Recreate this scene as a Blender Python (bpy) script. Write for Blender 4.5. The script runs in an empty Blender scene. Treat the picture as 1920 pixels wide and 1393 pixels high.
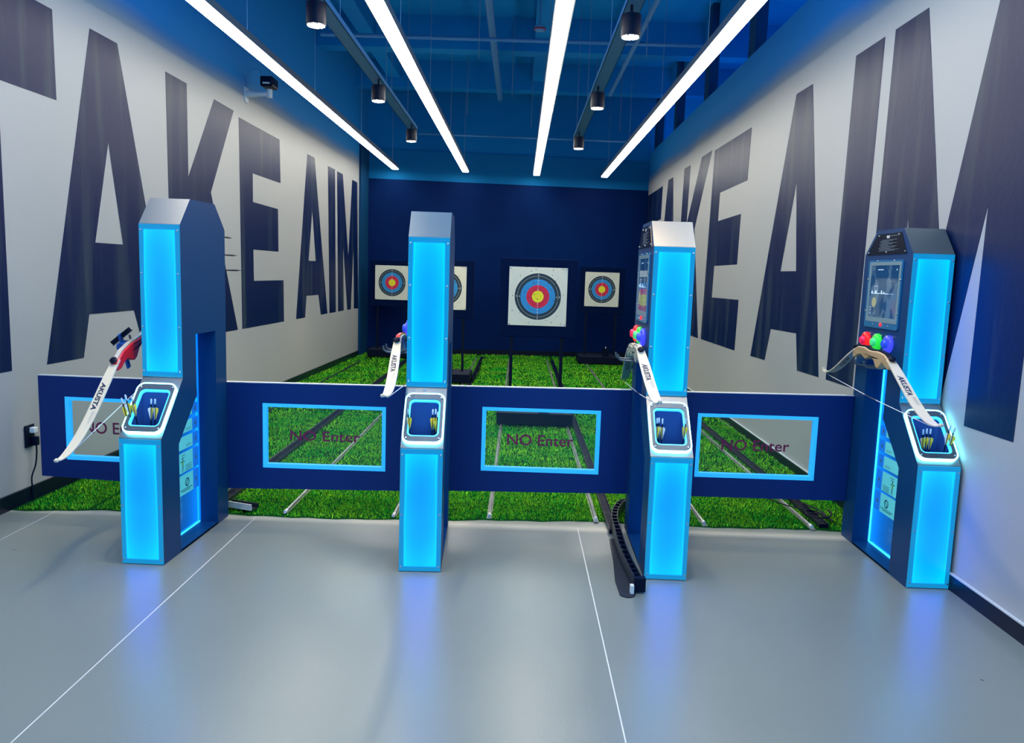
import bpy, bmesh, math, random
from mathutils import Vector, Matrix
from mathutils.geometry import tessellate_polygon
import numpy as np

PI = math.pi
S = bpy.context.scene
COL = S.collection
rnd = random.Random(7)

# ------------------------------------------------------------------ camera
FPX = 1464.8
pitch, yaw, roll = math.radians(7.1397), math.radians(-0.3682), math.radians(1.8558)
fwd = Vector((math.sin(yaw)*math.cos(pitch), math.cos(yaw)*math.cos(pitch), -math.sin(pitch)))
r0 = Vector((math.cos(yaw), -math.sin(yaw), 0)); u0 = r0.cross(fwd)
rt = r0*math.cos(roll)+u0*math.sin(roll); up = rt.cross(fwd)
cd = bpy.data.cameras.new('camera'); cam = bpy.data.objects.new('camera', cd); COL.objects.link(cam)
M = Matrix((rt, up, -fwd)).transposed().to_4x4(); M.translation = Vector((0, -4.018, 1.6)); cam.matrix_world = M
cd.sensor_width = 36; cd.lens = FPX/1920*36; cd.clip_start = .05; cd.clip_end = 200
S.camera = cam

# ------------------------------------------------------------------ world, exposure
w = bpy.data.worlds.new('world'); S.world = w; w.use_nodes = True
bg = w.node_tree.nodes['Background']; bg.inputs[0].default_value = (.002, .24, .62, 1); bg.inputs[1].default_value = 2.4
S.view_settings.view_transform = 'Standard'; S.view_settings.look = 'None'
S.view_settings.exposure = 0.0; S.view_settings.gamma = 1.0; S.view_settings.use_curve_mapping = False
S.cycles.max_bounces = 7; S.cycles.diffuse_bounces = 2; S.cycles.glossy_bounces = 3; S.cycles.transmission_bounces = 4
S.cycles.transparent_max_bounces = 8; S.cycles.sample_clamp_indirect = 4; S.cycles.caustics_reflective = False; S.cycles.caustics_refractive = False
S.cycles.use_denoising = True
LAMP = 22.0        # diffuser radiance of the ceiling strips
PANEL = 3.4        # radiance of the blue light panels
RING = 9.0
SPOT = 110.0

# ------------------------------------------------------------------ materials
def mat(name, col, rough=.5, metal=0., emi=None, st=0., alpha=None, trans=0., spec=None, noise=None, bump=None, ior=None):
    m = bpy.data.materials.new(name); m.use_nodes = True; nt = m.node_tree; b = nt.nodes['Principled BSDF']
    b.inputs['Base Color'].default_value = (*col, 1); b.inputs['Roughness'].default_value = rough; b.inputs['Metallic'].default_value = metal
    if emi: b.inputs['Emission Color'].default_value = (*emi, 1); b.inputs['Emission Strength'].default_value = st
    if alpha is not None: b.inputs['Alpha'].default_value = alpha
    if trans: b.inputs['Transmission Weight'].default_value = trans
    if spec is not None: b.inputs['Specular IOR Level'].default_value = spec
    if ior: b.inputs['IOR'].default_value = ior
    if noise:                       # (scale xyz, colour2, contrast lo, hi)
        sc, c2, lo, hi = noise
        tc = nt.nodes.new('ShaderNodeTexCoord'); mp = nt.nodes.new('ShaderNodeMapping'); mp.inputs['Scale'].default_value = sc
        nz = nt.nodes.new('ShaderNodeTexNoise'); nz.inputs['Scale'].default_value = 1; nz.inputs['Detail'].default_value = 5
        mr = nt.nodes.new('ShaderNodeMapRange'); mr.inputs[1].default_value = lo; mr.inputs[2].default_value = hi
        mx = nt.nodes.new('ShaderNodeMix'); mx.data_type = 'RGBA'; mx.inputs[6].default_value = (*col, 1); mx.inputs[7].default_value = (*c2, 1)
        L = nt.links.new
        L(tc.outputs['Object'], mp.inputs[0]); L(mp.outputs[0], nz.inputs['Vector']); L(nz.outputs[0], mr.inputs[0]); L(mr.outputs[0], mx.inputs[0]); L(mx.outputs[2], b.inputs['Base Color'])
    if bump:
        sc, stn = bump
        tc = nt.nodes.new('ShaderNodeTexCoord'); nz = nt.nodes.new('ShaderNodeTexNoise'); nz.inputs['Scale'].default_value = sc; nz.inputs['Detail'].default_value = 3
        bp = nt.nodes.new('ShaderNodeBump'); bp.inputs['Strength'].default_value = stn; bp.inputs['Distance'].default_value = .01
        nt.links.new(tc.outputs['Object'], nz.inputs['Vector']); nt.links.new(nz.outputs[0], bp.inputs['Height']); nt.links.new(bp.outputs[0], b.inputs['Normal'])
    return m

def mth(nt, op, a, b=None, c=None, clamp=False):
    n = nt.nodes.new('ShaderNodeMath'); n.operation = op; n.use_clamp = clamp
    for i, v in enumerate((a, b, c)):
        if v is None: continue
        if isinstance(v, (int, float)): n.inputs[i].default_value = v
        else: nt.links.new(v, n.inputs[i])
    return n.outputs[0]

MT = {}
MT['wall'] = mat('wall_paint', (.42, .43, .44), .55, noise=((.5, .5, .5), (.38, .395, .41), .35, .7), bump=(60, .06))
def wall_shade_band():  # paints the shade above lamp height into the wall colour, soft-edged blue
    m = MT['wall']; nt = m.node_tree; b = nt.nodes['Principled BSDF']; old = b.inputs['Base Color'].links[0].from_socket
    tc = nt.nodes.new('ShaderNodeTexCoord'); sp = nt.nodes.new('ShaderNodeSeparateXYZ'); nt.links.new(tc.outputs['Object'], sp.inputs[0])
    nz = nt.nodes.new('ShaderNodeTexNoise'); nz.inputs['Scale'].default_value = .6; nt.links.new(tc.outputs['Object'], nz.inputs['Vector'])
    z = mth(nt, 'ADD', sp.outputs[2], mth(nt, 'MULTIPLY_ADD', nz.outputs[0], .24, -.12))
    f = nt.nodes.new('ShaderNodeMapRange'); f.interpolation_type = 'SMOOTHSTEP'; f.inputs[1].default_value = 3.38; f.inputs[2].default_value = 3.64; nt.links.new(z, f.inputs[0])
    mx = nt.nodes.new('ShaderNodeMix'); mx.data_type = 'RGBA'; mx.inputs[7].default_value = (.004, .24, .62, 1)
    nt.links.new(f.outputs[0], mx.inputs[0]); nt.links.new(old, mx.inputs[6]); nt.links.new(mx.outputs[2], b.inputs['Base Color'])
wall_shade_band()
MT['letter'] = mat('letter_paint', (.0005, .010, .062), .42, spec=.22, noise=((6, 6, .5), (.035, .055, .085), .5, .75), bump=(25, .1))
MT['backwall'] = mat('back_wall_paint', (.0003, .012, .085), .6, spec=.05, noise=((.8, .8, .8), (.0005, .018, .11), .4, .7))
MT['header'] = mat('header_paint', (.002, .16, .42), .7, spec=.1)
MT['beyond'] = mat('beyond_paint', (.02, .45, .85), .7, spec=.1)
MT['corner'] = mat('corner_paint', (.004, .05, .14), .6, spec=.1)
MT['ceiling'] = mat('ceiling_paint', (.004, .27, .66), .7, spec=.1, noise=((.5, .5, .5), (.003, .20, .54), .35, .65))
MT['duct'] = mat('duct_steel', (.06, .24, .50), .5)
MT['black'] = mat('black_plastic', (.001, .005, .022), .4, spec=.12)
MT['blackmet'] = mat('black_frame', (.001, .004, .02), .5, 0, spec=.15)
MT['foam'] = mat('black_foam', (.001, .008, .045), .9, spec=.05, bump=(80, .3))
MT['skirt'] = mat('skirting', (.002, .005, .02), .35, spec=.3)
MT['body'] = mat('kiosk_steel_shaded', (.0008, .042, .15), .42, 0, spec=.25)  # same steel as the front, coloured dark navy for the shaded sides
MT['steel'] = mat('kiosk_steel_lit', (.045, .065, .08), .36, 0, ior=2.4, bump=(300, .02))  # same steel again, greyer and glossier for faces catching the lamps
MT['barrier'] = mat('barrier_panel', (.001, .022, .15), .45, spec=.25)
MT['seam'] = mat('edge_strip', (.55, .6, .62), .5)
MT['chrome'] = mat('screw_steel', (.6, .62, .65), .25, 1)
MT['plate'] = mat('face_plate', (.09, .12, .15), .35, .5)
MT['ring'] = mat('led_ring', (.9, .95, 1), .4, emi=(.17, .80, 1), st=RING)
MT['lip'] = mat('acrylic_lip', (.1, .5, .8), .3, emi=(.03, .48, 1), st=1.6)
MT['recess'] = mat('quiver_liner', (.02, .09, .35), .4)
MT['lampon'] = mat('lamp_diffuser', (1, 1, 1), .5, emi=(1, .95, .83), st=LAMP)
MT['added_uplight'] = mat('added_uplight_strip', (1, 1, 1), .5, emi=(.9, .97, 1), st=3.0)
MT['housing'] = mat('lamp_housing', (.3, .33, .36), .4, .6)
MT['wire'] = mat('suspension_wire', (.25, .35, .45), .4, .5)
MT['white'] = mat('white_plastic', (.75, .77, .78), .4)
MT['cctvw'] = mat('painted_metal', (.6, .65, .7), .4)
MT['rail'] = mat('steel_rail', (.5, .52, .52), .35, .7, noise=((30, 3, 30), (.2, .22, .24), .4, .7))
MT['raildark'] = mat('dark_rail', (.02, .03, .05), .4, .4)
MT['limb'] = mat('limb_white', (.66, .60, .46), .4)
MT['limbback'] = mat('limb_back', (.12, .34, .48), .35)
MT['string'] = mat('bowstring', (.8, .85, .9), .5)
MT['navy'] = mat('print_navy', (.004, .012, .05), .5)
MT['greyprint'] = mat('print_grey', (.45, .46, .45), .5)
MT['red'] = mat('riser_red', (.65, .015, .03), .3)
MT['wood'] = mat('riser_wood', (.55, .38, .22), .35, noise=((40, 4, 40), (.42, .27, .14), .4, .7))
MT['silver'] = mat('riser_cream', (.62, .58, .5), .3, .2)
MT['blueplast'] = mat('blue_plastic', (.01, .08, .35), .35)
MT['vyel'] = mat('vane_yellow', (1, .78, .06), .5)
MT['vwht'] = mat('vane_white', (.8, .84, .86), .4)
MT['nock'] = mat('nock_clear', (.6, .8, .95), .2)
MT['frameglow'] = mat('lit_window_frame', (.05, .3, .6), .4, emi=(.006, .36, .85), st=.85)
MT['txt'] = mat('magenta_print', (.16, .004, .06), .5)
MT['btr'] = mat('button_red', (.8, .02, .02), .15, emi=(1, .005, .008), st=.9)
MT['btg'] = mat('button_green', (.02, .5, .03), .15, emi=(.03, 1, .08), st=.55)
MT['btb'] = mat('button_blue', (.02, .03, .5), .15, emi=(.05, .06, 1), st=1.0)
MT['btrc'] = mat('button_red_core', (.7, .02, .1), .15, emi=(.75, 0, .05), st=.5)
MT['btgc'] = mat('button_green_core', (.1, .6, .2), .15, emi=(.01, .7, .2), st=.5)
MT['btbc'] = mat('button_blue_core', (.03, .05, .5), .15, emi=(.01, .08, .75), st=.5)
MT['bezel'] = mat('screen_bezel', (.02, .16, .34), .25)
MT['inner'] = mat('screen_border', (.2, .3, .34), .3)
MT['screen'] = mat('screen_glass', (.012, .05, .12), .04, emi=(.008, .04, .11), st=.6, noise=((7, 7, 4.5), (.11, .17, .23), .49, .52))  # grey blobs paint room reflections into the glass
MT['scrw'] = mat('screen_light_marks', (.7, .8, .85), .4, emi=(.5, .7, .9), st=.5)
MT['scrc'] = mat('screen_disc', (.35, .35, .2), .3, emi=(.4, .4, .2), st=.25)
MT['redlight'] = mat('red_indicator', (.8, .02, .02), .4, emi=(1, .02, .03), st=1.5)
MT['plaque'] = mat('plaque_black', (.004, .008, .02), .25)
MT['fineprint'] = mat('fine_print', (.12, .17, .23), .5)
MT['signteal'] = mat('notice_teal', (.2, .65, .65), .5, emi=(.01, .42, .5), st=.45)
MT['signblue'] = mat('notice_blue', (.02, .2, .6), .5, emi=(.0, .12, .6), st=.6)
MT['signgreen'] = mat('notice_green', (.15, .5, .1), .5)
MT['ledstrip'] = mat('led_strip', (.1, .5, .9), .4, emi=(.02, .45, 1), st=2.2)
MT['charm'] = mat('crystal_charm', (.5, .85, 1), .08, trans=.5, ior=1.45)

def acrylic():
    m = bpy.data.materials.new('edge_lit_acrylic'); m.use_nodes = True; nt = m.node_tree; nt.nodes.clear()
    o = nt.nodes.new('ShaderNodeOutputMaterial'); mx = nt.nodes.new('ShaderNodeMixShader'); tr = nt.nodes.new('ShaderNodeBsdfTransparent')
    pr = nt.nodes.new('ShaderNodeBsdfPrincipled'); pr.inputs['Base Color'].default_value = (.03, .22, .5, 1); pr.inputs['Roughness'].default_value = .2
    pr.inputs['Emission Color'].default_value = (.0, .16, .65, 1)
    tc = nt.nodes.new('ShaderNodeTexCoord'); sp = nt.nodes.new('ShaderNodeSeparateXYZ'); nt.links.new(tc.outputs['Object'], sp.inputs[0])
    e = mth(nt, 'MULTIPLY_ADD', sp.outputs[1], 3.2, -1.3, True)
    e2 = mth(nt, 'POWER', e, 2.0); e3 = mth(nt, 'MULTIPLY_ADD', e2, 2.2, .5)
    nt.links.new(e3, pr.inputs['Emission Strength'])
    tr.inputs[0].default_value = (.55, .85, 1, 1)
    mx.inputs[0].default_value = .45
    nt.links.new(tr.outputs[0], mx.inputs[1]); nt.links.new(pr.outputs[0], mx.inputs[2]); nt.links.new(mx.outputs[0], o.inputs[0]); return m
MT['acrylic'] = acrylic()

def pane():
    m = bpy.data.materials.new('tinted_pane'); m.use_nodes = True; nt = m.node_tree; nt.nodes.clear()
    o = nt.nodes.new('ShaderNodeOutputMaterial'); mx = nt.nodes.new('ShaderNodeMixShader'); tr = nt.nodes.new('ShaderNodeBsdfTransparent')
    gl = nt.nodes.new('ShaderNodeBsdfGlossy'); gl.inputs['Roughness'].default_value = .08
    tr.inputs[0].default_value = (.84, .96, .97, 1)
    fr = nt.nodes.new('ShaderNodeFresnel'); fr.inputs[0].default_value = 1.5
    nt.links.new(mth(nt, 'MULTIPLY_ADD', fr.outputs[0], .8, .02), mx.inputs[0]); nt.links.new(tr.outputs[0], mx.inputs[1]); nt.links.new(gl.outputs[0], mx.inputs[2]); nt.links.new(mx.outputs[0], o.inputs[0]); return m
MT['pane'] = pane()

def light_panel_mat(name, hw, hh, seed):
    """frosted cover lit from behind by LEDs along its edges"""
    m = bpy.data.materials.new(name); m.use_nodes = True; nt = m.node_tree; b = nt.nodes['Principled BSDF']
    b.inputs['Base Color'].default_value = (0, .03, .08, 1); b.inputs['Roughness'].default_value = .3
    tc = nt.nodes.new('ShaderNodeTexCoord'); sp = nt.nodes.new('ShaderNodeSeparateXYZ'); nt.links.new(tc.outputs['Object'], sp.inputs[0])
    nz = nt.nodes.new('ShaderNodeTexNoise'); nz.inputs['Scale'].default_value = 2.5; nz.inputs['Detail'].default_value = 1
    mp = nt.nodes.new('ShaderNodeMapping'); mp.inputs['Location'].default_value = (seed, seed*2.3, 0); nt.links.new(tc.outputs['Object'], mp.inputs[0]); nt.links.new(mp.outputs[0], nz.inputs['Vector'])
    wob = mth(nt, 'MULTIPLY_ADD', nz.outputs[0], .03, -.015)
    dx = mth(nt, 'SUBTRACT', hw, mth(nt, 'ABSOLUTE', sp.outputs[0])); dz = mth(nt, 'SUBTRACT', hh, mth(nt, 'ABSOLUTE', sp.outputs[2]))
    dxs = mth(nt, 'ADD', dx, mth(nt, 'MULTIPLY', wob, .35))
    inx = mth(nt, 'MULTIPLY_ADD', dxs, 260, -.024*260, True); inz = mth(nt, 'MULTIPLY_ADD', dz, 200, -.028*200, True)
    ins = mth(nt, 'MULTIPLY', inx, inz)
    line = mth(nt, 'SUBTRACT', 1.0, mth(nt, 'MULTIPLY', mth(nt, 'ABSOLUTE', mth(nt, 'SUBTRACT', mth(nt, 'ADD', dx, wob), .033)), 420), None, True)
    # brightness: border .42, inside 1, hotter near the long edges and the two ends
    ex = mth(nt, 'POWER', mth(nt, 'SUBTRACT', 1.0, mth(nt, 'DIVIDE', dx, hw), None, True), 2.0)
    ez = mth(nt, 'POWER', mth(nt, 'SUBTRACT', 1.0, mth(nt, 'DIVIDE', dz, hh*.9), None, True), 2.0)
    hot = mth(nt, 'ADD', mth(nt, 'MULTIPLY', ex, .9), mth(nt, 'MULTIPLY', ez, .8))
    hot = mth(nt, 'ADD', hot, mth(nt, 'MULTIPLY', line, .7)); hot = mth(nt, 'ADD', hot, mth(nt, 'MULTIPLY_ADD', nz.outputs[0], .9, -.4), None, True)
    st = mth(nt, 'MULTIPLY_ADD', ins, .62, .38)
    mx = nt.nodes.new('ShaderNodeMix'); mx.data_type = 'RGBA'; mx.inputs[6].default_value = (.0, .088, 1, 1); mx.inputs[7].default_value = (.0, .20, 1, 1); nt.links.new(hot, mx.inputs[0])
    m5 = nt.nodes.new('ShaderNodeMix'); m5.data_type = 'RGBA'; m5.inputs[6].default_value = (.003, .20, .44, 1); nt.links.new(ins, m5.inputs[0]); nt.links.new(mx.outputs[2], m5.inputs[7])
    nt.links.new(m5.outputs[2], b.inputs['Emission Color'])
    stt = mth(nt, 'ADD', st, mth(nt, 'MULTIPLY', mth(nt, 'MULTIPLY', line, inz), .18))
    nt.links.new(mth(nt, 'MULTIPLY', stt, PANEL), b.inputs['Emission Strength']); return m

def floor_mat():
    m = bpy.data.materials.new('epoxy_floor'); m.use_nodes = True; nt = m.node_tree; b = nt.nodes['Principled BSDF']
    b.inputs['IOR'].default_value = 1.72
    tc = nt.nodes.new('ShaderNodeTexCoord'); sp = nt.nodes.new('ShaderNodeSeparateXYZ'); nt.links.new(tc.outputs['Object'], sp.inputs[0])
    nz = nt.nodes.new('ShaderNodeTexNoise'); nz.inputs['Scale'].default_value = 1.3; nz.inputs['Detail'].default_value = 6; nt.links.new(tc.outputs['Object'], nz.inputs['Vector'])
    mx = nt.nodes.new('ShaderNodeMix'); mx.data_type = 'RGBA'; mx.inputs[6].default_value = (.165, .20, .195, 1); mx.inputs[7].default_value = (.20, .232, .22, 1)
    nt.links.new(mth(nt, 'MULTIPLY_ADD', nz.outputs[0], 1.2, -.1, True), mx.inputs[0])
    # thin pale joints running away from the camera, and a paler worn band along the turf
    acc = None
    for x0, wd in ((-2.915, .0022), (-1.64, .0026), (.42, .0026)):
        d = mth(nt, 'ABSOLUTE', mth(nt, 'SUBTRACT', sp.outputs[0], x0)); l = mth(nt, 'LESS_THAN', d, wd)
        acc = l if acc is None else mth(nt, 'MAXIMUM', acc, l)
    acc = mth(nt, 'MULTIPLY', acc, mth(nt, 'LESS_THAN', sp.outputs[1], .82))
    band = mth(nt, 'SUBTRACT', 1.0, mth(nt, 'MULTIPLY', mth(nt, 'ABSOLUTE', mth(nt, 'SUBTRACT', sp.outputs[1], .80)), 14), None, True)
    m2 = nt.nodes.new('ShaderNodeMix'); m2.data_type = 'RGBA'; m2.inputs[7].default_value = (.62, .6, .52, 1)
    nt.links.new(mth(nt, 'MULTIPLY', band, .7), m2.inputs[0]); nt.links.new(mx.outputs[2], m2.inputs[6])
    m3 = nt.nodes.new('ShaderNodeMix'); m3.data_type = 'RGBA'; m3.inputs[7].default_value = (.72, .72, .70, 1)
    nt.links.new(acc, m3.inputs[0]); nt.links.new(m2.outputs[2], m3.inputs[6])
    # specks of dirt
    vo = nt.nodes.new('ShaderNodeTexVoronoi'); vo.inputs['Scale'].default_value = 2.2; nt.links.new(tc.outputs['Object'], vo.inputs['Vector'])
    dot = mth(nt, 'LESS_THAN', vo.outputs['Distance'], .018)
    m4 = nt.nodes.new('ShaderNodeMix'); m4.data_type = 'RGBA'; m4.inputs[7].default_value = (.05, .05, .06, 1)
    nt.links.new(dot, m4.inputs[0]); nt.links.new(m3.outputs[2], m4.inputs[6]); nt.links.new(m4.outputs[2], b.inputs['Base Color'])
    nt.links.new(mth(nt, 'MULTIPLY_ADD', nz.outputs[0], .04, .28), b.inputs['Roughness'])
    n2 = nt.nodes.new('ShaderNodeTexNoise'); n2.inputs['Scale'].default_value = 90; n2.inputs['Detail'].default_value = 2; nt.links.new(tc.outputs['Object'], n2.inputs['Vector'])
    bp = nt.nodes.new('ShaderNodeBump'); bp.inputs['Strength'].default_value = .05; bp.inputs['Distance'].default_value = .01; nt.links.new(n2.outputs[0], bp.inputs['Height']); nt.links.new(bp.outputs[0], b.inputs['Normal'])
    return m
MT['floor'] = floor_mat()

def target_mat():
    m = bpy.data.materials.new('target_paper'); m.use_nodes = True; nt = m.node_tree; b = nt.nodes['Principled BSDF']; b.inputs['Roughness'].default_value = .7
    tc = nt.nodes.new('ShaderNodeTexCoord'); sp = nt.nodes.new('ShaderNodeSeparateXYZ'); nt.links.new(tc.outputs['Object'], sp.inputs[0])
    r = mth(nt, 'DIVIDE', mth(nt, 'SQRT', mth(nt, 'ADD', mth(nt, 'POWER', sp.outputs[0], 2.), mth(nt, 'POWER', sp.outputs[2], 2.))), .305)
    cr = nt.nodes.new('ShaderNodeValToRGB'); cr.color_ramp.interpolation = 'CONSTANT'; el = cr.color_ramp.elements
    st = [(0, (.85, .78, .02)), (.2, (.66, .012, .06)), (.4, (.02, .27, .62)), (.605, (.012, .035, .055)), (.705, (.6, .65, .65)), (.712, (.012, .035, .055)), (.805, (.72, .73, .62)),
          (.90, (.42, .45, .42)), (.906, (.72, .73, .62)), (.995, (.42, .45, .42)), (1.0, (.72, .73, .62))]
    el[0].position = 0; el[0].color = (*st[0][1], 1); el[1].position = st[1][0]; el[1].color = (*st[1][1], 1)
    for p, c in st[2:]:
        e = el.new(p); e.color = (*c, 1)
    nt.links.new(r, cr.inputs[0])
    rings = None
    for q in (.1, .3, .5):
        l = mth(nt, 'LESS_THAN', mth(nt, 'ABSOLUTE', mth(nt, 'SUBTRACT', r, q)), .004); rings = l if rings is None else mth(nt, 'MAXIMUM', rings, l)
    vo = nt.nodes.new('ShaderNodeTexVoronoi'); vo.inputs['Scale'].default_value = 38; nt.links.new(tc.outputs['Object'], vo.inputs['Vector'])
    hole = mth(nt, 'MULTIPLY', mth(nt, 'LESS_THAN', vo.outputs['Distance'], .19), mth(nt, 'GREATER_THAN', mth(nt, 'FRACT', mth(nt, 'MULTIPLY', vo.outputs['Color'], 7.3)), .6))
    hole = mth(nt, 'MAXIMUM', hole, mth(nt, 'MULTIPLY', rings, .45))
    mx = nt.nodes.new('ShaderNodeMix'); mx.data_type = 'RGBA'; mx.inputs[7].default_value = (.01, .015, .025, 1)
    nt.links.new(hole, mx.inputs[0]); nt.links.new(cr.outputs[0], mx.inputs[6]); nt.links.new(mx.outputs[2], b.inputs['Base Color']); return m
MT['target'] = target_mat()

def turf_mat():
    m = bpy.data.materials.new('turf_blades'); m.use_nodes = True; nt = m.node_tree; b = nt.nodes['Principled BSDF']; b.inputs['Roughness'].default_value = .9; b.inputs['Specular IOR Level'].default_value = .05
    tc = nt.nodes.new('ShaderNodeTexCoord'); nz = nt.nodes.new('ShaderNodeTexNoise'); nz.inputs['Scale'].default_value = 2.2; nz.inputs['Detail'].default_value = 4
    nt.links.new(tc.outputs['Object'], nz.inputs['Vector'])
    n2 = nt.nodes.new('ShaderNodeTexNoise'); n2.inputs['Scale'].default_value = 70; n2.inputs['Detail'].default_value = 1; nt.links.new(tc.outputs['Object'], n2.inputs['Vector'])
    f = mth(nt, 'ADD', mth(nt, 'MULTIPLY_ADD', nz.outputs[0], 2.0, -.75), mth(nt, 'MULTIPLY_ADD', n2.outputs[0], 3.2, -1.5), None, True)
    mx = nt.nodes.new('ShaderNodeMix'); mx.data_type = 'RGBA'; mx.inputs[6].default_value = (.002, .52, .03, 1); mx.inputs[7].default_value = (.38, 1, .03, 1)
    nt.links.new(f, mx.inputs[0]); nt.links.new(mx.outputs[2], b.inputs['Base Color'])
    cn = nt.nodes.new('ShaderNodeCombineXYZ'); cn.inputs[2].default_value = 1; nt.links.new(cn.outputs[0], b.inputs['Normal']); return m
MT['turf'] = turf_mat(); MT['turfbase'] = mat('turf_backing', (.001, .05, .008), .95, spec=.05)

# ------------------------------------------------------------------ mesh helpers
class MB:
    def __init__(s): s.v = []; s.f = []; s.m = []; s.mats = []
    def mi(s, k):
        k = MT[k] if isinstance(k, str) else k
        if k not in s.mats: s.mats.append(k)
        return s.mats.index(k)
    def add(s, vs, fs, k):
        o = len(s.v); i = s.mi(k); s.v += [tuple(v) for v in vs]; s.f += [tuple(o+j for j in f) for f in fs]; s.m += [i]*len(fs); return s
    def box(s, x0, x1, y0, y1, z0, z1, k, M=None):
        vs = [Vector((x, y, z)) for x in (x0, x1) for y in (y0, y1) for z in (z0, z1)]
        if M: vs = [M@v for v in vs]
        return s.add(vs, [(0, 1, 3, 2), (4, 6, 7, 5), (0, 4, 5, 1), (2, 3, 7, 6), (0, 2, 6, 4), (1, 5, 7, 3)], k)
    def tube(s, pts, r, k, n=8, caps=True):
        pts = [Vector(p) for p in pts]; rs = r if isinstance(r, (list, tuple)) else [r]*len(pts); vs = []; fs = []
        t = (pts[1]-pts[0]).normalized(); a = t.orthogonal().normalized()
        for i, p in enumerate(pts):
            if i: 
                t2 = (pts[min(i+1, len(pts)-1)]-pts[i-1]).normalized(); a = (a-t2*a.dot(t2)).normalized(); t = t2
            b = t.cross(a)
            vs += [p+(a*math.cos(2*PI*j/n)+b*math.sin(2*PI*j/n))*rs[i] for j in range(n)]
        for i in range(len(pts)-1):
            fs += [(i*n+j, i*n+(j+1) % n, (i+1)*n+(j+1) % n, (i+1)*n+j) for j in range(n)]
        if caps: fs += [tuple(range(n))[::-1], tuple(range((len(pts)-1)*n, len(pts)*n))]
        return s.add(vs, fs, k)
    def lathe(s, prof, k, n=20, M=None):
        """prof: (r, z) list, axis Z"""
        vs = [Vector((r*math.cos(2*PI*j/n), r*math.sin(2*PI*j/n), z)) for r, z in prof for j in range(n)]
        if M: vs = [M@v for v in vs]
        fs = [(i*n+j, i*n+(j+1) % n, (i+1)*n+(j+1) % n, (i+1)*n+j) for i in range(len(prof)-1) for j in range(n)]
        fs += [tuple(range(n))[::-1], tuple(range((len(prof)-1)*n, len(prof)*n))]
        return s.add(vs, fs, k)
    def prism(s, poly, a, b, k, axis=0):
        """poly of 2D points extruded along axis between a and b"""
        def P(q, t): return (t, q[0], q[1]) if axis == 0 else ((q[0], t, q[1]) if axis == 1 else (q[0], q[1], t))
        n = len(poly); vs = [P(q, a) for q in poly]+[P(q, b) for q in poly]
        tri = tessellate_polygon([[Vector((q[0], q[1], 0)) for q in poly]])
        fs = [t for t in tri]+[tuple(n+i for i in t) for t in tri]+[(i, (i+1) % n, n+(i+1) % n, n+i) for i in range(n)]
        return s.add(vs, fs, k)
    def ring(s, outer, inner, lo, hi, fn, k):
        n = len(outer); vs = [fn(*q, lo) for q in outer]+[fn(*q, lo) for q in inner]+[fn(*q, hi) for q in outer]+[fn(*q, hi) for q in inner]; fs = []
        for i in range(n):
            j = (i+1) % n
            fs += [(i, j, n+j, n+i), (2*n+i, 3*n+i, 3*n+j, 2*n+j), (i, 2*n+i, 2*n+j, j), (n+i, n+j, 3*n+j, 3*n+i)]
        return s.add(vs, fs, k)
    def build(s, name, parent=None, loc=None, bevel=0, smooth=False, recalc=True):
        me = bpy.data.meshes.new(name); me.from_pydata(s.v, [], s.f)
        for m in s.mats: me.materials.append(m)
        me.polygons.foreach_set('material_index', s.m)
        if recalc:
            bm = bmesh.new(); bm.from_mesh(me); bmesh.ops.recalc_face_normals(bm, faces=bm.faces); bm.to_mesh(me); bm.free()
        if smooth:
            me.polygons.foreach_set('use_smooth', [True]*len(me.polygons))
            try: me.set_sharp_from_angle(angle=.6)
            except Exception: pass
        o = bpy.data.objects.new(name, me); COL.objects.link(o)
        if parent: o.parent = parent
        if loc: o.location = loc
        if bevel:
            b = o.modifiers.new('bevel', 'BEVEL'); b.width = bevel; b.segments = 2; b.limit_method = 'ANGLE'
        return o

def rrect(x0, x1, y0, y1, r, n=6):
    out = []
    for cx, cy, a0 in ((x1-r, y1-r, 0), (x0+r, y1-r, PI/2), (x0+r, y0+r, PI), (x1-r, y0+r, 1.5*PI)):
        out += [(cx+r*math.cos(a0+PI/2*i/n), cy+r*math.sin(a0+PI/2*i/n)) for i in range(n+1)]
    return out

def tag(o, label=None, cat=None, group=None, kind=None):
    if label: o['label'] = label
    if cat: o['category'] = cat
    if group: o['group'] = group
    if kind: o['kind'] = kind
    return o
def empty(name, loc=(0, 0, 0), rz=0., **k):
    o = bpy.data.objects.new(name, None); COL.objects.link(o); o.location = loc; o.rotation_euler = (0, 0, rz); o.empty_display_size = .1
    return tag(o, **k)
def children(o): return [c for c in list(COL.objects) if c.parent is o]
def copy_tree(o, parent=None):
    kids = children(o); c = o.copy(); COL.objects.link(c); c.parent = parent
    for ch in kids: copy_tree(ch, c)
    return c

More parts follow.
